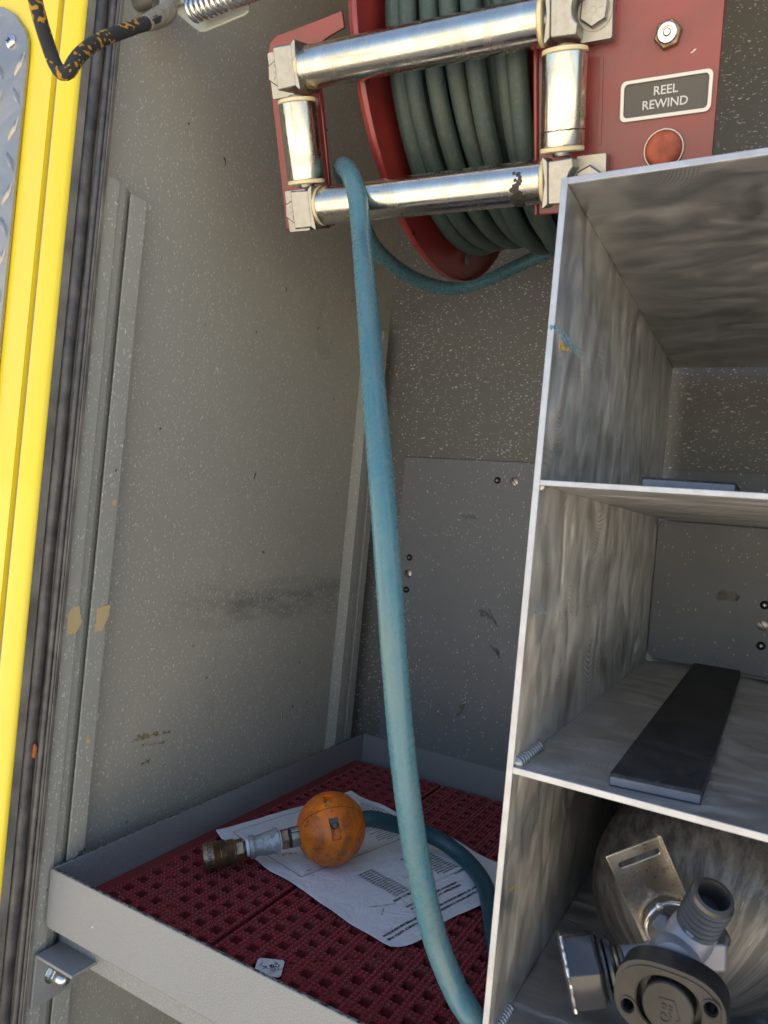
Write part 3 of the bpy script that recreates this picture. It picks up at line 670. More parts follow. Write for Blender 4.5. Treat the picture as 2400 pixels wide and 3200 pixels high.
# sticker with a bee drawing, caught behind the front lip
stk = thing('bee_sticker', (-.34, .485, MZ), 'small white sticker with a drawn bee tucked against the front lip', 'sticker')
c0 = on(850, 3015, Z=PZ+.001); 
sa, sb_ = Vector((.88, .47, 0)).normalized(), Vector((-.42, .90, 0)).normalized()
sO = Vector((-.337, .484, PZ+.001))
def SM(a, b, c): return sO+sa*a+Vector((-sa.y, sa.x, 0))*b+Vector((0, 0, c+.05*(.0105-b)))
obj('card', prism(B(), rrect(-.0112, .0112, -.0135, .0105, .003), SM, 0, .0003), MT['sticker'], stk)
bm = B(); kx = lambda x, y: ((x-760)/37000, (540-y)/30000*1.15)
def bs(pts, w_=.00055): stroke(bm, [kx(*p) for p in pts], w_, SM, .00035, .0005)
el = lambda cx, cy, rx, ry, a0=0, a1=360, n=12: [(cx+rx*math.cos(R(a0+(a1-a0)*i/n)), cy+ry*math.sin(R(a0+(a1-a0)*i/n))) for i in range(n+1)]
bs(el(885, 640, 75, 70)); bs([(870, 590), (885, 690)], .00025); bs([(850, 630), (875, 650)], .00025); bs([(915, 620), (885, 650)], .00025)
bs(el(935, 425, 38, 35)); bs(el(1000, 500, 50, 45, -90, 90)); bs([(1020, 570), (1060, 610), (1070, 660)]); bs(el(820, 530, 55, 45)); bs([(470, 580), (480, 500), (520, 440)]); bs([(590, 660), (630, 630), (760, 615)], .0005)
for a in (([(775, 500), (830, 490), (835, 560), (790, 570)]), ([(855, 480), (900, 500), (905, 550), (870, 560)]), ([(915, 510), (940, 505), (945, 550), (920, 555)]), ([(955, 510), (975, 505), (980, 545), (958, 550)]), ([(610, 560), (680, 560), (690, 600), (620, 610)]), ([(545, 560), (600, 560), (600, 590), (550, 590)])):
    prism(bm, [kx(*p) for p in a], SM, .00035, .0005)
obj('bee_drawing', bm, MT['ink'], stk)

# ------------------------------------------------------------------ orange ball and end fittings
BC = Vector((-.3955, .6585, -.3410)); BR = .0373
TIP = Vector((-.4825, .5670, -.3655)); AX = (TIP-BC).normalized()
ball = thing('hose_stop_ball', (BC.x, BC.y, BC.z-BR), 'scuffed orange plastic ball clamped on the hose, resting on the paper', 'ball')
# two halves with a groove between them; the split plane contains the hose axis
view = (-BC).normalized()
side = AX.cross(Vector((0, 0, 1))).normalized(); up = side.cross(AX).normalized()
if up.z < 0: up = -up
if side.dot(view) < 0: side = -side
def pocket(d, tang, L, W, depth):            # a boxy cutter pointing to the ball centre
    d = d.normalized(); tang = (tang-d*tang.dot(d)).normalized(); w_ = d.cross(tang)
    bm = B(); box(bm, -L/2, L/2, -W/2, W/2, -depth, .02, lambda v: BC+tang*v.x+w_*v.y+d*(BR+v.z)); return bm
def boolean(o, cutters):
    for c_ in cutters:
        md = o.modifiers.new('cut', 'BOOLEAN'); md.operation = 'DIFFERENCE'; md.solver = 'EXACT'; md.object = c_
    dg = bpy.context.evaluated_depsgraph_get(); me = bpy.data.meshes.new_from_object(o.evaluated_get(dg)); o.modifiers.clear(); old = o.data; o.data = me; bpy.data.meshes.remove(old)
    for c_ in cutters: bpy.data.objects.remove(c_)
def bdir(x, y):                               # direction on the ball of a photograph point
    d = ray(x, y).normalized(); b_ = d.dot(BC); disc = b_*b_-BC.length_squared+BR*BR
    return (d*(b_-math.sqrt(max(disc, 0)))-BC).normalized()
z1 = lambda x, y: (900+x/5.53, 2450+y/5.53)
halves = []
sp_n = bdir(*z1(175, 770)).cross(bdir(*z1(1080, 402))).normalized()    # normal of the split plane
if sp_n.z < 0: sp_n = -sp_n
for sgn in (1, -1):
    bm = B(); bmesh.ops.create_uvsphere(bm, u_segments=64, v_segments=40, radius=BR)
    q = sp_n.to_track_quat('Z', 'Y').to_matrix()
    for v in bm.verts: v.co = q @ v.co
    bmesh.ops.bisect_plane(bm, geom=bm.verts[:]+bm.edges[:]+bm.faces[:], plane_co=sp_n*sgn*.00035, plane_no=sp_n*sgn, clear_inner=True)
    ed = [e for e in bm.edges if e.is_boundary]; bmesh.ops.holes_fill(bm, edges=ed)
    for v in bm.verts: v.co += BC
    halves.append(obj('shell_half', bm, MT['orange'], ball, smooth=35))
p1, p2 = bdir(*z1(820, 780)), bdir(*z1(690, 245))
t1 = bdir(*z1(855, 970))-bdir(*z1(790, 600)); t2 = bdir(*z1(710, 310))-bdir(*z1(670, 160))
cut = []
for d_, t_, L, W, dp, h_ in ((p1, t1, .0215, .0098, .0065, 1), (p2, t2, .0135, .0098, .0060, 0)):
    o = obj('cutter', pocket(d_, t_, L, W, dp), MT['orange']); cut.append(o)
bpy.context.view_layer.update()
boolean(halves[1], [cut[0]]); boolean(halves[0], [cut[1]])
for hv in halves: hv.data.shade_smooth(); hv.data.set_sharp_from_angle(angle=R(35))
obj('inner_core', lathe(B(), BC-AX*.03, AX, [(.0105, -.0), (.020, .010), (.026, .020), (.0285, .030), (.026, .040), (.020, .050), (.0105, .060)], 32), MT['grime'], ball, smooth=60)
d_ = bdir(*z1(805, 640)); o_ = BC+d_*(BR-.0065)
obj('hex_nut', lathe(B(), o_-t1.normalized()*0, d_, [(.0058, 0), (.0058, .0045), (.0050, .0052), (.003, .0052)], 6), MT['dsteel'], ball)
d3 = bdir(*z1(815, 715)); obj('bolt_end', lathe(B(), BC+d3*(BR-.008), d3, [(.0032, 0), (.0032, .0072), (.0026, .0082), (0, .0084)], 20), MT['dsteel'], ball, smooth=40)
d4 = bdir(*z1(715, 305)); obj('screw_head', lathe(B(), BC+d4*(BR-.0066), d4, [(.0045, 0), (.0045, .003), (.0036, .0046), (0, .005)], 20), MT['bsteel'], ball, smooth=50)
# small latch tab outline
bm = B(); q = [bdir(*z1(*p)) for p in ((330, 640), (290, 745), (325, 735), (355, 670), (345, 620))]
for a, b in zip(q, q[1:]): tube(bm, [BC+a*(BR+.0001), BC+b*(BR+.0001)], .00035, 6)
obj('latch_tab', bm, MT['grime'], ball)

fit = thing('quick_coupler', (TIP.x, TIP.y, MZ), 'knurled brass air coupler with galvanised reducer at the left of the ball', 'coupler')
def S_(d): return BC+AX*d                     # distance from ball centre along the axis
LT = (TIP-BC).length
# clamp ferrule
bm = B(); lathe(bm, S_(.030), AX, [(.0098, 0), (.0103, .001), (.0103, .0135), (.0095, .0142)], 28)
obj('ferrule', bm, MT['zinc'], fit, smooth=40)
for a in (60, 235):
    x_, y_, z_ = frame(AX); dd = (x_*math.cos(R(a))+y_*math.sin(R(a)))
    tt = AX.cross(dd); bm = B(); box(bm, -.0065, .0065, -.0022, .0022, .0085, .0130, lambda v: S_(.0375)+AX*v.x+tt*v.y+dd*v.z); obj('ferrule_ear', bm, MT['zinc'], fit, bev=.0008)
obj('o_ring', lathe(B(), S_(.0445), AX, [(.0098, 0), (.0102, .0006), (.0098, .0014)], 24), MT['grime'], fit, smooth=60)
obj('hex_nipple', lathe(B(), S_(.0462), AX, [(.0098, 0), (.0106, .0009), (.0106, .0072), (.0098, .0080)], 6, rot=.3), MT['brass'], fit)
obj('thread_tape', lathe(B(), S_(.0543), AX, [(.0092, 0), (.0095, .001), (.0090, .0022)], 24), MT['tape'], fit, smooth=60)
obj('bell_reducer', lathe(B(), S_(.0562), AX, [(.0110, 0), (.0132, .0007), (.0134, .0048), (.0120, .0066), (.0117, .0120), (.0106, .0185), (.0099, .0238), (.0102, .0252), (.0115, .0264), (.0117, .0302), (.0108, .0316), (.0085, .0316)], 36), MT['galv'], fit, smooth=50)
obj('thread_tape', lathe(B(), S_(.0880), AX, [(.0085, 0), (.0086, .0012), (.0080, .0030)], 24), MT['tape'], fit, smooth=60)
obj('plug_collar', lathe(B(), S_(.0912), AX, [(.0070, 0), (.0072, .0022)], 24), MT['dsteel'], fit, smooth=60)
obj('hex_nut', lathe(B(), S_(.0935), AX, [(.0102, 0), (.0108, .0008), (.0108, .0072), (.0100, .0078)], 6, rot=.1), MT['brass'], fit)
def knurl(bm, d0, d1, r, n=48, rows=9):
    x_, y_, z_ = frame(AX); V = []
    for j in range(rows*2+1):
        s = d0+(d1-d0)*j/(rows*2); V.append([bm.verts.new(S_(s)+(x_*math.cos(math.pi*2*i/n)+y_*math.sin(math.pi*2*i/n))*(r+(.00045 if (i+j) % 2 else -.0001))) for i in range(n)])
    for A, C in zip(V, V[1:]):
        for i in range(n): bm.faces.new([A[i], A[(i+1) % n], C[(i+1) % n], C[i]])
    bm.faces.new(V[0]); bm.faces.new(V[-1])
bm = B(); knurl(bm, .1030, .1105, .0118); knurl(bm, .1116, .1166, .0130, 56, 6); knurl(bm, .1180, .1235, .0130, 56, 7)
obj('knurled_sleeve', bm, MT['brass'], fit)
obj('coupler_body', lathe(B(), S_(.1012), AX, [(.0104, 0), (.0112, .001), (.0112, .0020), (.0106, .0024), (.0112, .0095), (.0124, .0102), (.0126, .0158), (.0119, .0163), (.0126, .0168), (.0128, .0225), (.0134, .0230), (.0135, .0310), (.0126, .0330), (.0100, .0336), (.0060, .0336), (.0058, .030), (0, .030)], 40), MT['brass'], fit, smooth=40)
x_, y_, z_ = frame(AX); tx = text_bm('COUPLER', .0072, align='CENTER', bold=.00008); lt = B()
ctr = math.atan2((-S_(.128)).dot(y_), (-S_(.128)).dot(x_))
merge(lt, tx, lambda c: S_(.1300-c.y*.9)+(x_*math.cos(ctr-(c.x)/.0135+.0)+y_*math.sin(ctr-(c.x)/.0135+.0))*.01357)
obj('lettering', lt, MT['grime'], fit)
# ------------------------------------------------------------------ reel
FL = thing('hose_reel', (-.25, .70, .27), 'red enamelled hose reel mounted high in the compartment', 'hose reel')
RC = (.696, .487); RXL = -.355
def ring_x(bm, prof, n=96):      # lathe round the reel axis; prof (r, x)
    return lathe(bm, (0, RC[0], RC[1]), (1, 0, 0), prof, n, cap=False)
obj('flange', ring_x(B(), [(.03, RXL+.006), (.150, RXL+.006), (.175, RXL+.004), (.205, RXL+.001), (.211, RXL+.0005), (.2148, RXL+.003), (.2155, RXL+.0065), (.2140, RXL+.0085), (.2125, RXL+.0065), (.2125, RXL+.004), (.2100, RXL-.002), (.205, RXL-.0015), (.150, RXL+.0035), (.03, RXL+.0035), (.03, RXL+.006)]), MT['red'], FL, smooth=60)
obj('flange', ring_x(B(), [(.03, -.190), (.165, -.190), (.165, -.187), (.03, -.187), (.03, -.190)]), MT['red'], FL, smooth=60)
obj('drum', ring_x(B(), [(.145, RXL+.008), (.145, -.190)]), MT['red'], FL, smooth=60)
h0 = Vector((RXL+.0072, RC[0]-.02, RC[1]-.192)); h0 = on(1461, 812, X=RXL+.006)
obj('flange_hole', lathe(B(), (RXL+.0052, h0.y, h0.z), (1, 0, 0), [(.0058, 0), (.0058, .0012)], 20), MT['backwall'], FL, smooth=40)

hose = thing('air_hose', (-.25, .60, MZ), 'long blue-green rubber air hose from the reel over the roller down into the tray', 'hose')
# coils
HR = .0088; cb_ = B(); prn = B()
n_turn = 7; xs0, xs1 = RXL+.0185, -.208
def coil_pt(th, jit=0):
    k_ = th/(2*math.pi); x = xs0+(xs1-xs0)*k_/n_turn; i = int(k_)
    down = max(0, math.cos(th+math.pi))       # th=0 top
    sag = (.002+.030*min(1, max(0, (k_-3)/5)))*max(0, -math.cos(th+.25))**3
    r = .1750+.0035*math.sin(i*2.3)+sag+.0030*math.sin(th*.37+i*.8)
    return Vector((x+.0050*math.sin(th*1.13+1.1)+.0020*math.sin(th*.61), RC[0]-r*math.sin(th), RC[1]+r*math.cos(th)))
path = [coil_pt(i*2*math.pi/72) for i in range(72*n_turn)]
tube(cb_, path, HR, 14)
inner = []
for i in range(60*(n_turn-1)):
    th = i*2*math.pi/60; k_ = th/(2*math.pi); x = xs0+.009+(xs1-.009-xs0-.009)*k_/(n_turn-1); r = .1600
    inner.append(Vector((x, RC[0]-r*math.sin(th), RC[1]+r*math.cos(th))))
tube(cb_, inner, HR, 10)
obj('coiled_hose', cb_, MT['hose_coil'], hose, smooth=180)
# faint print on some coils
for turn, s in ((0, 'HOSE 3/8 300 PSI MAX WP 3/8 300 PSI'), (2, 'NON-CONDUCTIVE 3/8 300 PSI'), (3, '3/8 I.D. 300 PSI WP 3/8'), (5, 'I GRIP 3/8 STAR-GRIP 300 PSI'), (6, '300 PSI 3/8 I.D. AIR')):
    tx = text_bm(s, .0052, res=1)
    th0 = turn*2*math.pi+R(62)
    def f(c, th0=th0):
        th = th0+c.x/.18; p = coil_pt(th); d = Vector((0, -math.sin(th), math.cos(th)))
        # front of the tube turned toward the opening
        a = c.y/HR-.35; return p+(d*math.cos(a)+Vector((1, 0, 0))*math.sin(a)*-1)*(HR+.0002)
    prn = B(); merge(prn, tx, f); tag(obj('hose_print', prn, MT['print'], hose), kind='stuff')
# run from the reel bottom round to the roller
SS = 2400/1659
back = [(1230, 520, .93), (1180, 545, .95), (1110, 578, .95), (1050, 606, .94), (975, 623, .925), (905, 606, .89), (850, 573, .84), (806, 530, .79), (776, 470, .745), (752, 405, .705), (738, 366, .680)]
fwd = [(746, 362, .655), (760, 384, .636), (771, 420, .627), (777, 465, .622), (781, 510, .614), (787, 580, .585), (797, 700, .552), (808, 850, .517), (825, 1050, .480), (840, 1250, .468), (854, 1450, .466), (872, 1650, .47), (900, 1850, .478), (938, 2020, .485), (985, 2140, .482), (1020, 2200, .474)]
bp_ = [at(x*SS, y*SS, z) for x, y, z in back]; fp_ = [at(x*SS, y*SS, z) for x, y, z in fwd]
path = spline(bp_+fp_+[Vector((-.1508, .470, -.352)), Vector((-.1505, .492, -.370))], .004)
obj('hanging_hose', tube(B(), path, HR, 28), MT['hose'], hose, smooth=180)
he = BC-AX*.030
path = spline([he, BC-AX*.045, Vector((-.3440, .7270, -.3470)), Vector((-.3130, .7540, -.3600)), Vector((-.2760, .7510, -.3700)), Vector((-.2425, .7190, -.3705)), Vector((-.2225, .6860, -.3705)), Vector((-.1960, .6300, -.3708)), Vector((-.1680, .570, -.371)), Vector((-.1515, .515, -.3709)), Vector((-.1505, .492, -.370))], .004)
obj('tray_hose', tube(B(), path, HR, 24), MT['hose_shaded'], hose, smooth=180)

# ------------------------------------------------------------------ roller fairlead (tilted plane)
e1 = Vector((.99651, .083446, -.002177)); nn = Vector((-.074844, .904725, .419370)); e2 = Vector((.036964, -.417744, .907813)); FC = Vector((-.289949, .521426, .331746))
def FM(a, b, c): return FC+e1*a+e2*b+nn*c     # a right, b up, c away from the camera
RR = .0168
fr = thing('roller_fairlead', FM(0, -.07, .03), 'rectangular guide of four polished steel rollers in front of the hose reel', 'hose guide')
def roller(p0, p1, ax, lab):
    d = (p1-p0); L = d.length; d.normalize()
    r_ = obj('roller', lathe(B(), p0, d, [(.006, 0), (.0150, .0004), (.0164, .0030), (RR-.0002, .0032), (RR, .0040), (RR, L-.0040), (RR-.0002, L-.0032), (.0164, L-.003), (.0150, L-.0004), (.006, L)], 56), MT['steel'], fr, smooth=30)
    r_['label'] = lab
    for q, s in ((p0, 1), (p1, -1)):
        obj('end_ring', lathe(B(), q-d*s*.0006, d*s, [(.0060, 0), (.0160, 0), (.0169, .0005), (.0171, .0030), (.0166, .0034), (.010, .0034)], 48), MT['nylon'], r_, smooth=40)
        obj('axle_collar', lathe(B(), q-d*s*.0035, d*s, [(.0070, 0), (.0074, .001), (.0074, .0030)], 24), MT['zinc'], r_, smooth=40)
    return r_
rt_ = roller(FM(-.1080, .0554, 0), FM(.1035, .0554, 0), e1, 'upper horizontal roller')
rb_ = roller(FM(-.1055, -.0555, 0), FM(.1050, -.0545, 0), e1, 'lower horizontal roller under the hose, with black grime patch')
rl_ = roller(FM(-.1180, -.0352, 0), FM(-.1180, .0330, 0), e2, 'short left vertical roller')
rr_ = roller(FM(.1172, -.0345, 0), FM(.1186, .0345, 0), e2, 'short right vertical roller with a dark ring mark')
# grime on lower roller
bm = B(); random.seed(5)
def on_roll(a, ang, b0=-.0549): return FM(a, b0+math.sin(ang)*(RR+.00025), -math.cos(ang)*(RR+.00025))
for a0, ang0, ra in ((.0855, .35, .0018), (.0820, .40, .0012), (.0865, .10, .0022), (.0840, -.05, .0030), (.0815, -.15, .0022), (.0850, -.35, .0034), (.0830, -.55, .0040), (.0855, -.75, .0042), (.0890, -.50, .0018), (.0840, -.95, .0040), (.0810, -.42, .0020), (.0872, .22, .0016), (.0835, .16, .0012)):
    n = 14; ra *= 1.35; ang0 = ang0*1.35-.05; bm.faces.new([bm.verts.new(on_roll(a0+ra*random.uniform(.6, 1.1)*math.cos(2*math.pi*i/n), ang0+ra*random.uniform(.6, 1.1)/RR*math.sin(2*math.pi*i/n))) for i in range(n)])
obj('grime', bm, MT['grime'], rb_)
bm = B()
for i in range(60):
    a = 2*math.pi*i/60; b_ = -.0205+random.uniform(-.0003, .0003)
    p = lambda aa, dz: FM(.1174, b_+dz, 0)+(e1*math.cos(aa)+nn*math.sin(aa))*(RR+.0002)
    w_ = random.uniform(.0003, .0006); bm.faces.new([bm.verts.new(q) for q in (p(a, -w_), p(a+.115, -w_), p(a+.115, w_), p(a, w_))])
obj('grime', bm, MT['grime'], rr_)
# corner blocks
def block(sx, sy, cx, cy, lab):
    bk = None
    def M(a, b, c): return FM(cx+sx*a, cy+sy*b, c)      # a: + outward, b: + outward
    bm = B()
    arc = [(.0185-.0125*math.cos(R(q)), .0010+.0125*math.sin(R(q))) for q in range(-50, 51, 10)] if sx > 0 else []
    prism(bm, [(-.0095, -.0150), (.0095, -.0160), *arc, (.0095, .0170), (-.0095, .0165)], M, -.0150, .0290)
    bk = obj('corner_block', bm, MT['zinc'], fr, bev=.0012, seg=3); bk['label'] = lab
    # flared wing facing the long roller
    bm = B(); prism(bm, [(-.0140, -.0178), (-.0128, -.0185), (-.0095, -.0150), (-.0090, .0160), (-.0128, .0190), (-.0140, .0182), (-.0118, 0)], M, -.0165, .0120)
    obj('wing', bm, MT['zinc'], bk, bev=.0006)
    bm = B(); prism(bm, rrect(.0080, .0310, -.0175, .0190, .0015), M, .0105, .0292)
    obj('lug', bm, MT['zinc'], bk, bev=.0010)
    c_ = (.0185, .0010)
    obj('washer', lathe(B(), M(*c_, .0104), -nn, [(.0125, 0), (.0125, .0012), (.008, .0012)], 32), MT['zinc'], bk, smooth=40)
    bo = obj('bolt', lathe(B(), M(*c_, .0092), -nn, [(.0106, 0), (.0112, .0008), (.0112, .0052), (.0100, .0064), (0, .0066)], 6, rot=.4), MT['zinc'], bk)
    bm = B()
    for q in range(6):
        a = q*math.pi/3+.2; stroke(bm, [(c_[0]+.0035*math.cos(a), c_[1]+.0035*math.sin(a)), (c_[0]+.0068*math.cos(a), c_[1]+.0068*math.sin(a))], .0005, M, .0023, .00255)
    for q in range(12):
        a, b = q*math.pi/6, (q+1)*math.pi/6; stroke(bm, [(c_[0]+.0022*math.cos(a), c_[1]+.0022*math.sin(a)), (c_[0]+.0022*math.cos(b), c_[1]+.0022*math.sin(b))], .0004, M, .0023, .00255)
    obj('head_marking', bm, MT['zinc'], bo)
    return bk
block(-1, 1, -.1180, .0560, 'upper left corner block'); b2_ = block(-1, -1, -.1180, -.0565, 'lower left corner block, pitted dark recess')
block(1, 1, .1200, .0560, 'upper right corner block with hex bolt'); block(1, -1, .1185, -.0560, 'lower right corner block behind the shelf unit corner')
# red mounting plates of the reel
arm = [(-.1622, .060), (-.1612, .078), (-.1580, .0865), (-.1500, .0912), (-.1274, .0935), (-.1000, .0965), (-.0800, .0990), (-.0790, .0862), (-.0950, .0822), (-.1030, .0790), (-.1080, .0720)]
pl_ = obj('left_mounting_plate', prism(B(), [(-.1648, -.0735), *arm, (-.1095, -.0735)], FM, .030, .033), MT['red'], FL, bev=.001)
obj('left_plate_fold', prism(B(), [(-.1113, -.0735), (-.1078, -.0735), (-.1078, .072), (-.1113, .072)], FM, .0265, .0298), MT['red'], FL, bev=.0012)
rp = obj('right_mounting_plate', prism(B(), [(.0900, -.080), (.2258, -.080), (.2258, .26), (.0900, .26)], FM, .030, .033), MT['red'], FL, bev=.001)
obj('right_plate_fold', prism(B(), [(.0880, -.080), (.0915, -.080), (.0915, .26), (.0880, .26)], FM, .0265, .0298), MT['red'], FL, bev=.0012)
obj('plate_side', box(B(), .0960, .0990, -.080, .26, .0335, .045, lambda v: FM(v.x, v.y, v.z)), MT['red'], FL)
obj('plate_edge_flange', box(B(), .2228, .2258, -.080, .26, .0335, .06, lambda v: FM(v.x, v.y, v.z)), MT['red'], FL)
FP = lambda a, b, c: FM(a, b, .030-c)
rp_slot = obj('raised_rib', prism(B(), rrect(.1400, .1425, -.031, .030, .001), FP, .0001, .0016), MT['red'], FL, bev=.0004)
# nut, sign, button
cN = (.1890, .0369)
obj('hex_nut', lathe(B(), FP(*cN, .0001), -nn, [(.0092, 0), (.0100, .0007), (.0100, .0058), (.0090, .0068), (.0072, .0068)], 6, rot=.25), MT['brass'], FL)
obj('toggle_bushing', lathe(B(), FP(*cN, .0066), -nn, [(.0070, 0), (.0074, .001), (.0074, .0050), (.0064, .0060), (.0044, .0060), (.0040, .003), (.0028, .003), (.0028, .0072), (.002, .0080), (0, .0080)], 32), MT['bsteel'], FL, smooth=35)
sg = obj('sign_plate', prism(B(), rrect(.1590, .2198, -.0150, .0084, .003), FP, .0003, .0016), MT['sign'], FL); sg['label'] = 'dark name plate reading REEL REWIND in a silver frame'
bm = B(); prism(bm, rrect(.1565, .2222, -.0175, .0108, .0042), FP, .0002, .0034, holes=[rrect(.1592, .2196, -.0148, .0082, .003)[::-1]]); obj('sign_frame', bm, MT['sign_rim'], sg, bev=.0010, seg=3)
lt = B()
for s, b_ in (('REEL', -.0014), ('REWIND', -.0104)):
    tx = text_bm(s, .0085, align='CENTER', bold=.0001, res=3); merge(lt, tx, lambda c, b_=b_: FP(.1893+c.x, b_+c.y, .0019))
obj('lettering', lt, MT['white'], sg)
patch([(.2050, .0232), (.2070, .0228), (.2092, .0246), (.2074, .0252)], FP, .0001, MT['white'], 'paint_chip', FL, .0002, .3)
cB = (.1905, -.0400)
bt = obj('push_button', lathe(B(), FP(*cB, .0030), -nn, [(.0135, 0), (.0135, .0040), (.0126, .0064), (.0100, .0078), (.0070, .0082), (0, .0076)], 40), MT['button'], FL, smooth=50)
obj('button_bezel', lathe(B(), FP(*cB, .0002), -nn, [(.0152, 0), (.0152, .0022), (.0146, .0038), (.0139, .0038), (.0137, .002)], 40), MT['sign_rim'], bt, smooth=40)

# ------------------------------------------------------------------ aluminium shelf unit
BX, BY0, BY1, BT, BB, BXR, tk = -.139, .4394, .955, .2245, -.330, .36, .0040
su = thing('shelf_unit', (.11, .70, MZ), 'brushed bare aluminium shelf unit with welded shelves standing on the tray', 'shelf unit')
def plate(name, x0, x1, y0, y1, z0, z1, m, lab=None):
    # body set back a millimetre, bright sawn edge in front
    o = obj(name, box(B(), x0, x1, y0+.0012, y1, z0, z1), m, su, bev=.0006)
    if lab: o['label'] = lab
    e = obj('cut_edge', box(B(), x0-.00015, x1+.00015, y0, y0+.00115, z0-.00015, z1+.00015), MT['alu_edge'], o, bev=.0004); return o
sp = plate('side_panel', BX, BX+tk, BY0, BY1, MZ+.002, BT, MT['alu'], 'left side panel with blue and yellow paint scuffs')
plate('side_panel', BXR-tk, BXR, BY0, BY1, MZ+.002, BT, MT['alu'])
plate('top_panel', BX+tk+.0002, BXR-tk-.0002, BY0, BY1, BT-tk, BT, MT['alu_shelf'])
plate('shelf', BX+tk+.0002, BXR-tk-.0002, BY0, BY1, .0285, .0285+tk-.0008, MT['alu_shelf'], 'upper shelf seen edge on')
plate('shelf', BX+tk+.0002, BXR-tk-.0002, BY0, BY1, -.1545, -.1545+tk, MT['alu_shelf'], 'middle shelf carrying the black rubber strip')
plate('bottom_panel', BX+tk+.0002, BXR-tk-.0002, BY0, BY1, BB, BB+tk, MT['alu_shelf'])
z6 = lambda x, y: (1500+x/1.843, 1600+y/1.843)
z4 = lambda x, y: (1500+x/1.843, 800+y/1.843)
def weld(p0, p1, n, r):
    bm = B(); d = p1-p0
    for i in range(n):
        c_ = p0+d*(i/(n-1)); u_ = bmesh.ops.create_uvsphere(bm, u_segments=14, v_segments=10, radius=1)
        for v in u_['verts']: v.co = Vector((v.co.x*r, v.co.y*(d.length/n)*.72, v.co.z*r))+c_
    return bm
xw = BX+tk
obj('weld_bead', weld(Vector((xw+.0006, .4460, -.1498)), Vector((xw+.0006, .4900, -.1498)), 10, .0046), MT['weld'], su, smooth=60)
obj('weld_bead', weld(Vector((xw+.0004, .4450, BB+tk)), Vector((xw+.0004, .480, BB+tk)), 11, .0040), MT['weld'], su, smooth=60)
obj('weld_bead', weld(Vector((xw+.0004, .4412, .0275)), Vector((xw+.0004, .4425, .0275)), 2, .0022), MT['weld'], su, smooth=60)
XS = lambda a, b, c: Vector((c, a, b))
def flecks(pix, spread, n, m, size):
    bm = B()
    for i in range(n):
        a = random.random(); p = (pix[0][0]+(pix[1][0]-pix[0][0])*a+random.gauss(0, spread), pix[0][1]+(pix[1][1]-pix[0][1])*a+random.gauss(0, spread*1.2))
        q = on(*p, X=xw); s = size*random.uniform(.4, 1.3); k_ = random.choice((5, 6, 7))
        prism(bm, [(q.y+s*random.uniform(.4, 1)*math.cos(2*math.pi*j/k_), q.z+s*random.uniform(.4, 1.1)*math.sin(2*math.pi*j/k_)) for j in range(k_)], XS, xw-.0001, xw+.00018)
    obj('paint_scuff', bm, m, sp)
random.seed(3)
flecks([z4(430, 400), z4(560, 560)], 7, 46, MT['blue'], .0017); flecks([z4(445, 500), z4(505, 550)], 4, 16, MT['yscuff'], .0017)
flecks([z6(290, 600), z6(400, 550)], 4, 22, MT['blue'], .0009); flecks([z6(285, 610), z6(400, 560)], 4, 12, MT['yscuff'], .0009); flecks([(1590, 2780), (1606, 2768)], 4, 10, MT['yscuff'], .0011)
flecks([z6(440, 600), z6(700, 510)], 5, 34, MT['smear'], .0016)
# grey plate closing the back of the middle bay
cp = thing('back_plate', (.1, .95, -.145), 'grey chamfered plate with screws closing the back of the middle bay', 'plate')
z0_, z1_ = -.1465, .0268
obj('sheet', prism(B(), [(-.1300, z1_), (-.1348, z1_-.007), (-.1342, z0_+.009), (-.1255, z0_), (.35, z0_), (.35, z1_)], lambda a, b, c: Vector((a, c, b)), .9475, .9505), MT['panel'], cp, bev=.0012)
for z, kd in ((-.0624, 'x'), (-.0863, 'slot'), (-.1102, 'x')): screw(cp, -.0090, .9475, z, kd)
patch([(on(x, y, Y=.9475).x, on(x, y, Y=.9475).z) for x, y in ((2232, 1862), (2255, 1842), (2300, 1848), (2315, 1870), (2300, 1878), (2245, 1876))], lambda a, b, c: Vector((a, c, b)), .9471, MT['smear'], 'smear', cp, .0002, .5)
patch([(on(x, y, Y=.9475).x, on(x, y, Y=.9475).z) for x, y in ((2262, 1864), (2275, 1857), (2295, 1864), (2275, 1868))], lambda a, b, c: Vector((a, c, b)), .9469, MT['ochre'], 'smear', cp, .0002, .3)
# rubber strips
def strip(x0, x1, y0, y1, z, label, lt_):
    T = thing('rubber_strip', ((x0+x1)/2, (y0+y1)/2, z), label, 'rubber strip', 'rubber strips lying on the shelves')
    bm = B(); prism(bm, [(y0, z), (y0, z+.0055), (y0+.0018, z+lt_), (y1, z+lt_), (y1, z)], lambda a, b, c: Vector((c, a+(c-x0)*.14*(1 if a < .7 else 0), b)), x0, x1)
    obj('strip', bm, MT['strip'], T, bev=.0006)
    bm = B(); prism(bm, rrect(x0+.0006, x1-.0006, z+.0008, z+.0056, .0008, 3), lambda a, b, c: Vector((a, y0+(a-x0)*.14-c, b)), .0001, .0004); obj('cut_face', bm, MT['strip_face'], T)
strip(-.0785, -.0275, .4515, .982-.03, -.1503, 'long black rubber strip lying on the middle shelf', .0075)
strip(-.0770, -.0250, .4600, .93, .0319, 'black rubber strip on the upper shelf, only its front end showing', .0072)

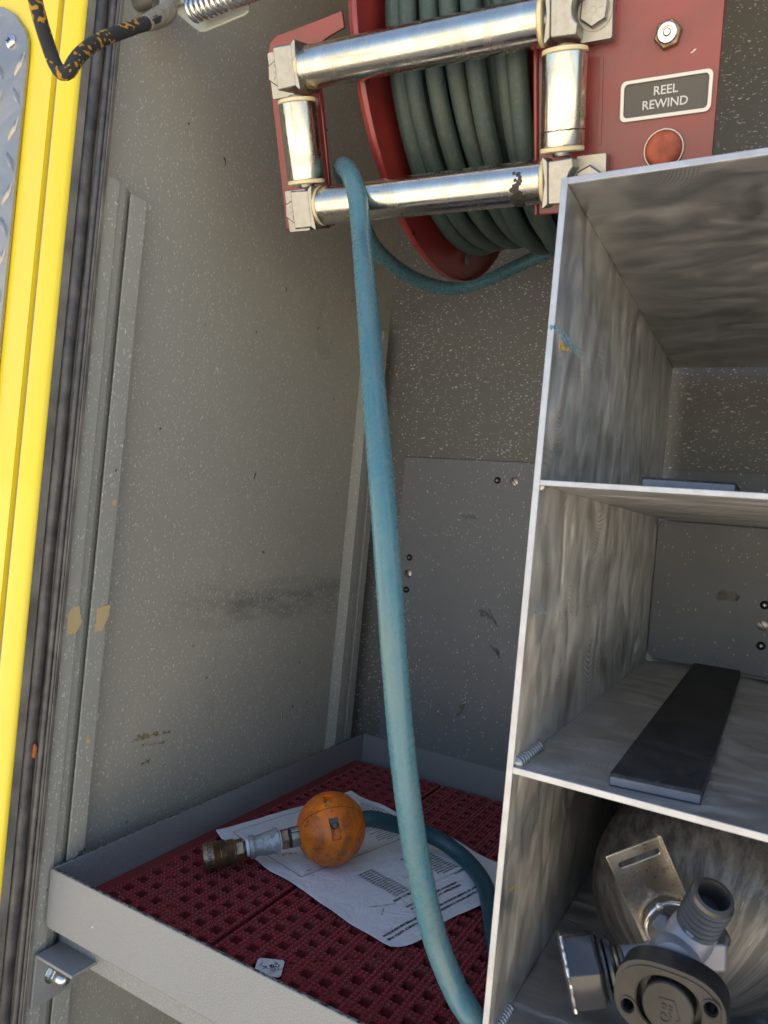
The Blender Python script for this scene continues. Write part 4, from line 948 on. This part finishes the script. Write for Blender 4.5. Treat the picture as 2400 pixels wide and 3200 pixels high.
# ------------------------------------------------------------------ air cylinder and valve
CX, CZ, CR = -.0300, -.2515, .0740
cyl = thing('air_cylinder', (CX, .74, CZ-CR), 'scratched grey breathing air cylinder lying in the bottom bay', 'air cylinder')
prof = [(.013, 0), (.0145, .004)]
for i in range(13):
    a = i/12*math.pi/2; prof.append((.016+(CR-.016)*math.sin(a), .006+.052*(1-math.cos(a))))
prof += [(CR, .30), (CR, .40), (CR*.8, .43), (0, .44)]
obj('shell', lathe(B(), (CX, .512, CZ), (0, 1, 0), prof, 96), MT['cyl'], cyl, smooth=60)
bpy.data.objects['shell'].data.update()
# the valve
z5 = lambda x, y: (1750+x/2.765, 2550+y/2.765)
def zv(x, y, d): return at(*z5(x, y), d)
vv = thing('cylinder_valve', (CX, .45, CZ-.03), 'cylinder valve with black handwheel, threaded outlet and black hex nut', 'valve')
neck0 = Vector((CX, .515, CZ)); body0 = Vector((-.0325, .440, -.2325))
obj('neck', lathe(B(), body0, neck0-body0, [(.012, 0), (.0125, .02), (.014, .04), (.0155, .062), (.017, .078)], 28), MT['valve'], vv, smooth=60)
axf = (Vector((-.0275, .398, -.2265))-neck0).normalized()
obj('body', lathe(B(), body0-axf*.014, axf, [(.0115, 0), (.0135, .003), (.0142, .012), (.0145, .022), (.0130, .028), (.0120, .030)], 32), MT['valve'], vv, smooth=50)
# left arm and black nut
la0, la1 = Vector(body0), zv(560, 1285, .402)
ad = (la1-la0).normalized(); LA = (la1-la0).length
obj('side_arm', lathe(B(), la0, ad, [(.0125, 0), (.0105, .006), (.0092, .012), (.0092, LA*.7), (.0098, LA)], 32), MT['valve'], vv, smooth=50)
obj('arm_flange', lathe(B(), la0+ad*LA, ad, [(.0098, 0), (.0108, .001), (.0108, .0028), (.0095, .0032)], 28), MT['dsteel'], vv, smooth=40)
obj('brass_ring', lathe(B(), la0+ad*(LA+.003), ad, [(.0088, 0), (.0098, .001), (.0098, .0024), (.008, .003)], 28), MT['brass'], vv, smooth=40)
obj('rubber_washer', lathe(B(), la0+ad*(LA+.006), ad, [(.0105, 0), (.0148, .0005), (.0155, .002), (.0148, .0040), (.0120, .0044)], 36), MT['gloss'], vv, smooth=40)
obj('rubber_washer', lathe(B(), la0+ad*(LA+.0108), ad, [(.0120, 0), (.0175, .0006), (.0178, .0020), (.0165, .0028)], 36), MT['gloss'], vv, smooth=40)
obj('hex_cap', lathe(B(), la0+ad*(LA+.0138), ad, [(.0180, 0), (.0205, .002), (.0205, .0185), (.0190, .0205), (0, .0205)], 6, rot=.42), MT['gloss'], vv, bev=.0008)
bm = B()   # worn bright edge on the cap
xf, yf, zf = frame(ad)
for j in (0, 1, 2, 5):
    a0, a1 = .42+j*math.pi/3, .42+(j+1)*math.pi/3
    A = la0+ad*(LA+.0325)+(xf*math.cos(a0)+yf*math.sin(a0))*.0206; C = la0+ad*(LA+.0325)+(xf*math.cos(a1)+yf*math.sin(a1))*.0206
    pts = [A.lerp(C, q/10)+Vector([random.uniform(-.0002, .0002) for _ in range(3)]) for q in range(11)]; tube(bm, pts, lambda q: .00045+.0004*abs(math.sin(q*9+j)), 6)
obj('worn_edge', bm, MT['bsteel'], vv)
# threaded outlet
tb, tt_ = zv(1165, 975, .402), zv(1330, 690, .384)
ax_t = (tt_-tb).normalized(); LT_ = (tt_-tb).length
bm = B(); pr = [(.0122, -.004), (.0122, -.002), (.0110, -.001)]
nT = 7
for i in range(nT):
    s = LT_*(i/nT)*.92; pr += [(.0092, s), (.0117, s+LT_*.92/nT*.3), (.0119, s+LT_*.92/nT*.6), (.0092, s+LT_*.92/nT*.97)]
pr += [(.0112, LT_*.93), (.0104, LT_), (.0085, LT_+.0004), (.0080, LT_-.001), (.0078, LT_-.014), (0, LT_-.014)]
obj('threaded_outlet', lathe(bm, tb, ax_t, pr, 48), MT['thread'], vv, smooth=25)
q0 = body0; obj('outlet_arm', lathe(B(), q0, tb-q0, [(.0120, 0), (.0125, .008), (.0128, (tb-q0).length-.004), (.0120, (tb-q0).length+.003)], 32), MT['valve'], vv, smooth=50)
# square boss on the right
bc_ = zv(1290, 1190, .402); xb, yb, zb = frame(axf)
bm = B(); box(bm, -.012, .010, -.008, .008, -.010, .012, lambda v: bc_+_r*v.x+_u*v.y-axf*v.z); obj('boss', bm, MT['valve'], vv, bev=.0015)
0 and obj('bonnet_nut', lathe(B(), body0+axf*.018, axf, [(.0125, 0), (.0128, .003), (.0128, .011), (.0115, .012)], 6, rot=.2), MT['dsteel'], vv, bev=.0008)
# handwheel
KC = zv(935, 1640, .366); ka = Vector((-.05, -1, .06)).normalized()
ka_x = Vector((0, 0, 1)).cross(ka).normalized()
if ka_x.x < 0: ka_x = -ka_x
ka_y = ka.cross(ka_x); ka_y = ka_y if ka_y.z > 0 else -ka_y
rt2 = R(2)
def KM(a, b, c): return KC+ka_x*(a*math.cos(rt2)-b*math.sin(rt2))+ka_y*(a*math.sin(rt2)+b*math.cos(rt2))+ka*(c-.0060)
def sup(rx, ry, p, n=72):
    return [(rx*math.copysign(abs(math.cos(t_))**(2/p), math.cos(t_)), ry*math.copysign(abs(math.sin(t_))**(2/p), math.sin(t_))) for t_ in [2*math.pi*(i+.5)/n for i in range(n)]]
holes3 = [(-.0196, -.0070), (.0200, .0066)]
outer = sup(.0272, .0190, 2.7)
wheel = obj('handwheel', prism(B(), outer, KM, -.013, .0060, holes=[circ(hx, hy, .0030, 20)[::-1] for hx, hy in holes3]+[sup(.0160, .0136, 2.3, 40)[::-1]]), MT['knob'], vv, bev=.0022, seg=3)
bm = B(); prism(bm, sup(.0248, .0166, 2.7), KM, .0059, .0066, holes=[sup(.0166, .0141, 2.3, 40)[::-1]]+[circ(hx, hy, .0040, 20)[::-1] for hx, hy in holes3]); obj('wheel_face', bm, MT['knob_face'], wheel, bev=.0003)
for hx, hy in holes3:
    obj('hole_rim', lathe(B(), KM(hx, hy, .0060), ka, [(.0044, 0), (.0046, .0012), (.0036, .0014), (.0031, 0)], 24, cap=False), MT['knob_face'], wheel, smooth=60)
obj('recess_floor', lathe(B(), KM(0, 0, -.0030), ka, [(.0166, 0), (.0166, .0008), (0, .0008)], 40), MT['screwb'], wheel, smooth=30)
cap_ = obj('centre_cap', lathe(B(), KM(0, 0, -.002), ka, [(.0126, 0), (.0126, .0104), (.0119, .0112), (0, .0114)], 44), MT['knob_face'], wheel, smooth=35)
bm = B(); kq = lambda a, b: (a, b)
for pts in ([(-.004, .004), (.003, .0048), (.0062, -.0035)], [(-.004, .004), (-.0042, .0026)], [(.0062, -.0035), (.0046, -.0044)], [(-.0024, .0018), (-.0008, .002), (-.0006, -.0002), (-.0024, -.0004), (-.0024, .0018)], [(.0008, .0018), (.0024, .0014)], [(.0010, .0002), (.0026, -.0002)]):
    stroke(bm, pts, .0005, KM, .0094, .0098)
sp_pts = [(-.0012+(.0008+.00022*i)*math.cos(i*.6), -.0040+(.0008+.00022*i)*math.sin(i*.6)) for i in range(13)]
stroke(bm, sp_pts, .0005, KM, .0094, .0098)
obj('emblem', bm, MT['knob_face'], wheel)
# slotted retainer plate and ring clamp
pc = [zv(390, 345, .432), zv(840, 175, .432), zv(1150, 655, .440), zv(720, 1075, .440)]
px_, py_ = (pc[1]-pc[0]).normalized(), None
nrm = px_.cross((pc[3]-pc[0])).normalized(); nrm = nrm if nrm.dot(-pc[0]) > 0 else -nrm
py_ = nrm.cross(px_); py_ = py_ if py_.dot(pc[3]-pc[0]) > 0 else -py_
W_ = (pc[1]-pc[0]).length; H_ = (pc[3]-pc[0]).dot(py_); sk = (pc[3]-pc[0]).dot(px_)/H_
def PM(a, b, c): return pc[0]+px_*(a+sk*b)+py_*b+nrm*c
slot = rrect(W_*.15, W_*.93, H_*.105, H_*.17, H_*.030)
bm = B(); prism(bm, [(0, 0), (W_, 0), (W_, H_*.80), (W_*.80, H_), (0, H_)], PM, 0, .0012, holes=[slot[::-1]])
rp_ = thing('slotted_bracket', (pc[3].x, pc[3].y, pc[3].z), 'bare metal bracket with a long slot standing up behind the cylinder valve', 'bracket')
obj('face', bm, MT['plate'], rp_, bev=.0003)
bm = B(); prism(bm, [(W_-.0002, 0), (W_+.0022, 0), (W_+.0022, H_*.80), (W_-.0002, H_*.80)], PM, -.0075, .0006); obj('folded_side', bm, MT['plate'], rp_, bev=.0006)
cc_ = zv(935, 925, .436); bm = B()
pts = [cc_+px_*(.0145*math.cos(a))-py_*(.0145*math.sin(a))+nrm*.0022 for a in [R(q) for q in range(-25, 200, 8)]]
tube(bm, pts, .0014, 10); obj('ring_clamp', bm, MT['bsteel'], rp_, smooth=180)
bm = B(); bmesh.ops.create_uvsphere(bm, u_segments=16, v_segments=12, radius=.0024)
for v in bm.verts: v.co += zv(860, 785, .430)
obj('rivet', bm, MT['bsteel'], rp_, smooth=180)
obj('hex_screw', lathe(B(), zv(890, 930, .438), (-.35, -.8, .45), [(.0058, 0), (.0058, .0045), (.0048, .0055), (0, .0056)], 6), MT['valve'], rp_)
bm = B(); cl = zv(1370, 1050, .425); lathe(bm, cl, _r*.6+_u*.2-axf*.1, [(.006, -.006), (.006, .003), (.0045, .005)], 20); obj('safety_disc', bm, MT['dsteel'], vv, smooth=40)
bm = B(); lathe(bm, zv(1340, 1055, .418), -_F, [(.0024, 0), (.0024, .002), (.0014, .003)], 14); obj('safety_screw', bm, MT['bsteel'], vv, smooth=40)

# ------------------------------------------------------------------ door rope, spring and strap at the top left
rpts = [(100, -60, .44), (110, 0, .44), (128, 70, .445), (150, 140, .45), (172, 200, .452), (192, 228, .452), (216, 222, .45), (232, 195, .452), (262, 160, .458), (320, 122, .47), (400, 92, .485), (470, 68, .50), (505, 50, .51)]
rope = thing('pull_rope', at(190, 240, .45), 'black braided rope with orange flecks hanging in front of the yellow frame', 'rope')
obj('cord', tube(B(), spline([at(*p) for p in rpts], .003), .0044, 18), MT['rope'], rope, smooth=180)
obj('frayed_end', tube(B(), spline([at(*p) for p in [(455, 74, .497), (490, 58, .508), (515, 45, .515), (527, 30, .52), (520, 14, .53)]], .002), lambda q: .0050+.0016*math.sin(q*3.1), 16), MT['rope_worn'], rope, smooth=180)
bk = thing('spring_bracket', at(640, 60, .62), 'dusty metal bracket holding a bright coil spring, top left', 'spring bracket')
bp0 = [(538, 22), (548, 40), (602, 84), (622, 98), (640, 97), (762, 46), (776, 34), (776, -60), (538, -60)]
yy_ = .462
bm = B(); prism(bm, [(on(x, y, Y=yy_).x, on(x, y, Y=yy_).z) for x, y in bp0], lambda a, b, c: Vector((a, c, b)), yy_, yy_+.0025); obj('plate', bm, MT['dustplate'], bk, bev=.0008)
s0, s1 = on(596, 36, Y=yy_-.014), on(800, -44, Y=yy_-.014); d = (s1-s0); xx, yy, zz = frame(d); n = 13
pts = [s0+d*(i/(n*16))+(xx*math.cos(i*2*math.pi/16)+yy*math.sin(i*2*math.pi/16))*.0085 for i in range(n*16+1)]
obj('coil_spring', tube(B(), pts, .0019, 8), MT['bsteel'], bk, smooth=180)
h0 = on(500, 14, Y=yy_-.006); bm = B(); box(bm, h0.x-.004, h0.x+.030, yy_-.012, yy_-.004, h0.z-.006, h0.z+.03); obj('hinge_block', bm, MT['bsteel'], bk, bev=.001)
st = thing('gas_strut', on(420, 30, Y=.40), 'worn dark metal stay rod crossing the top left corner above the rope', 'stay rod')
a_, b_ = on(340, 42, Y=.44), on(560, -30, Y=.47)
obj('rod', lathe(B(), a_, b_-a_, [(.0062, 0), (.0062, (b_-a_).length)], 24), MT['frame'], st, smooth=50)
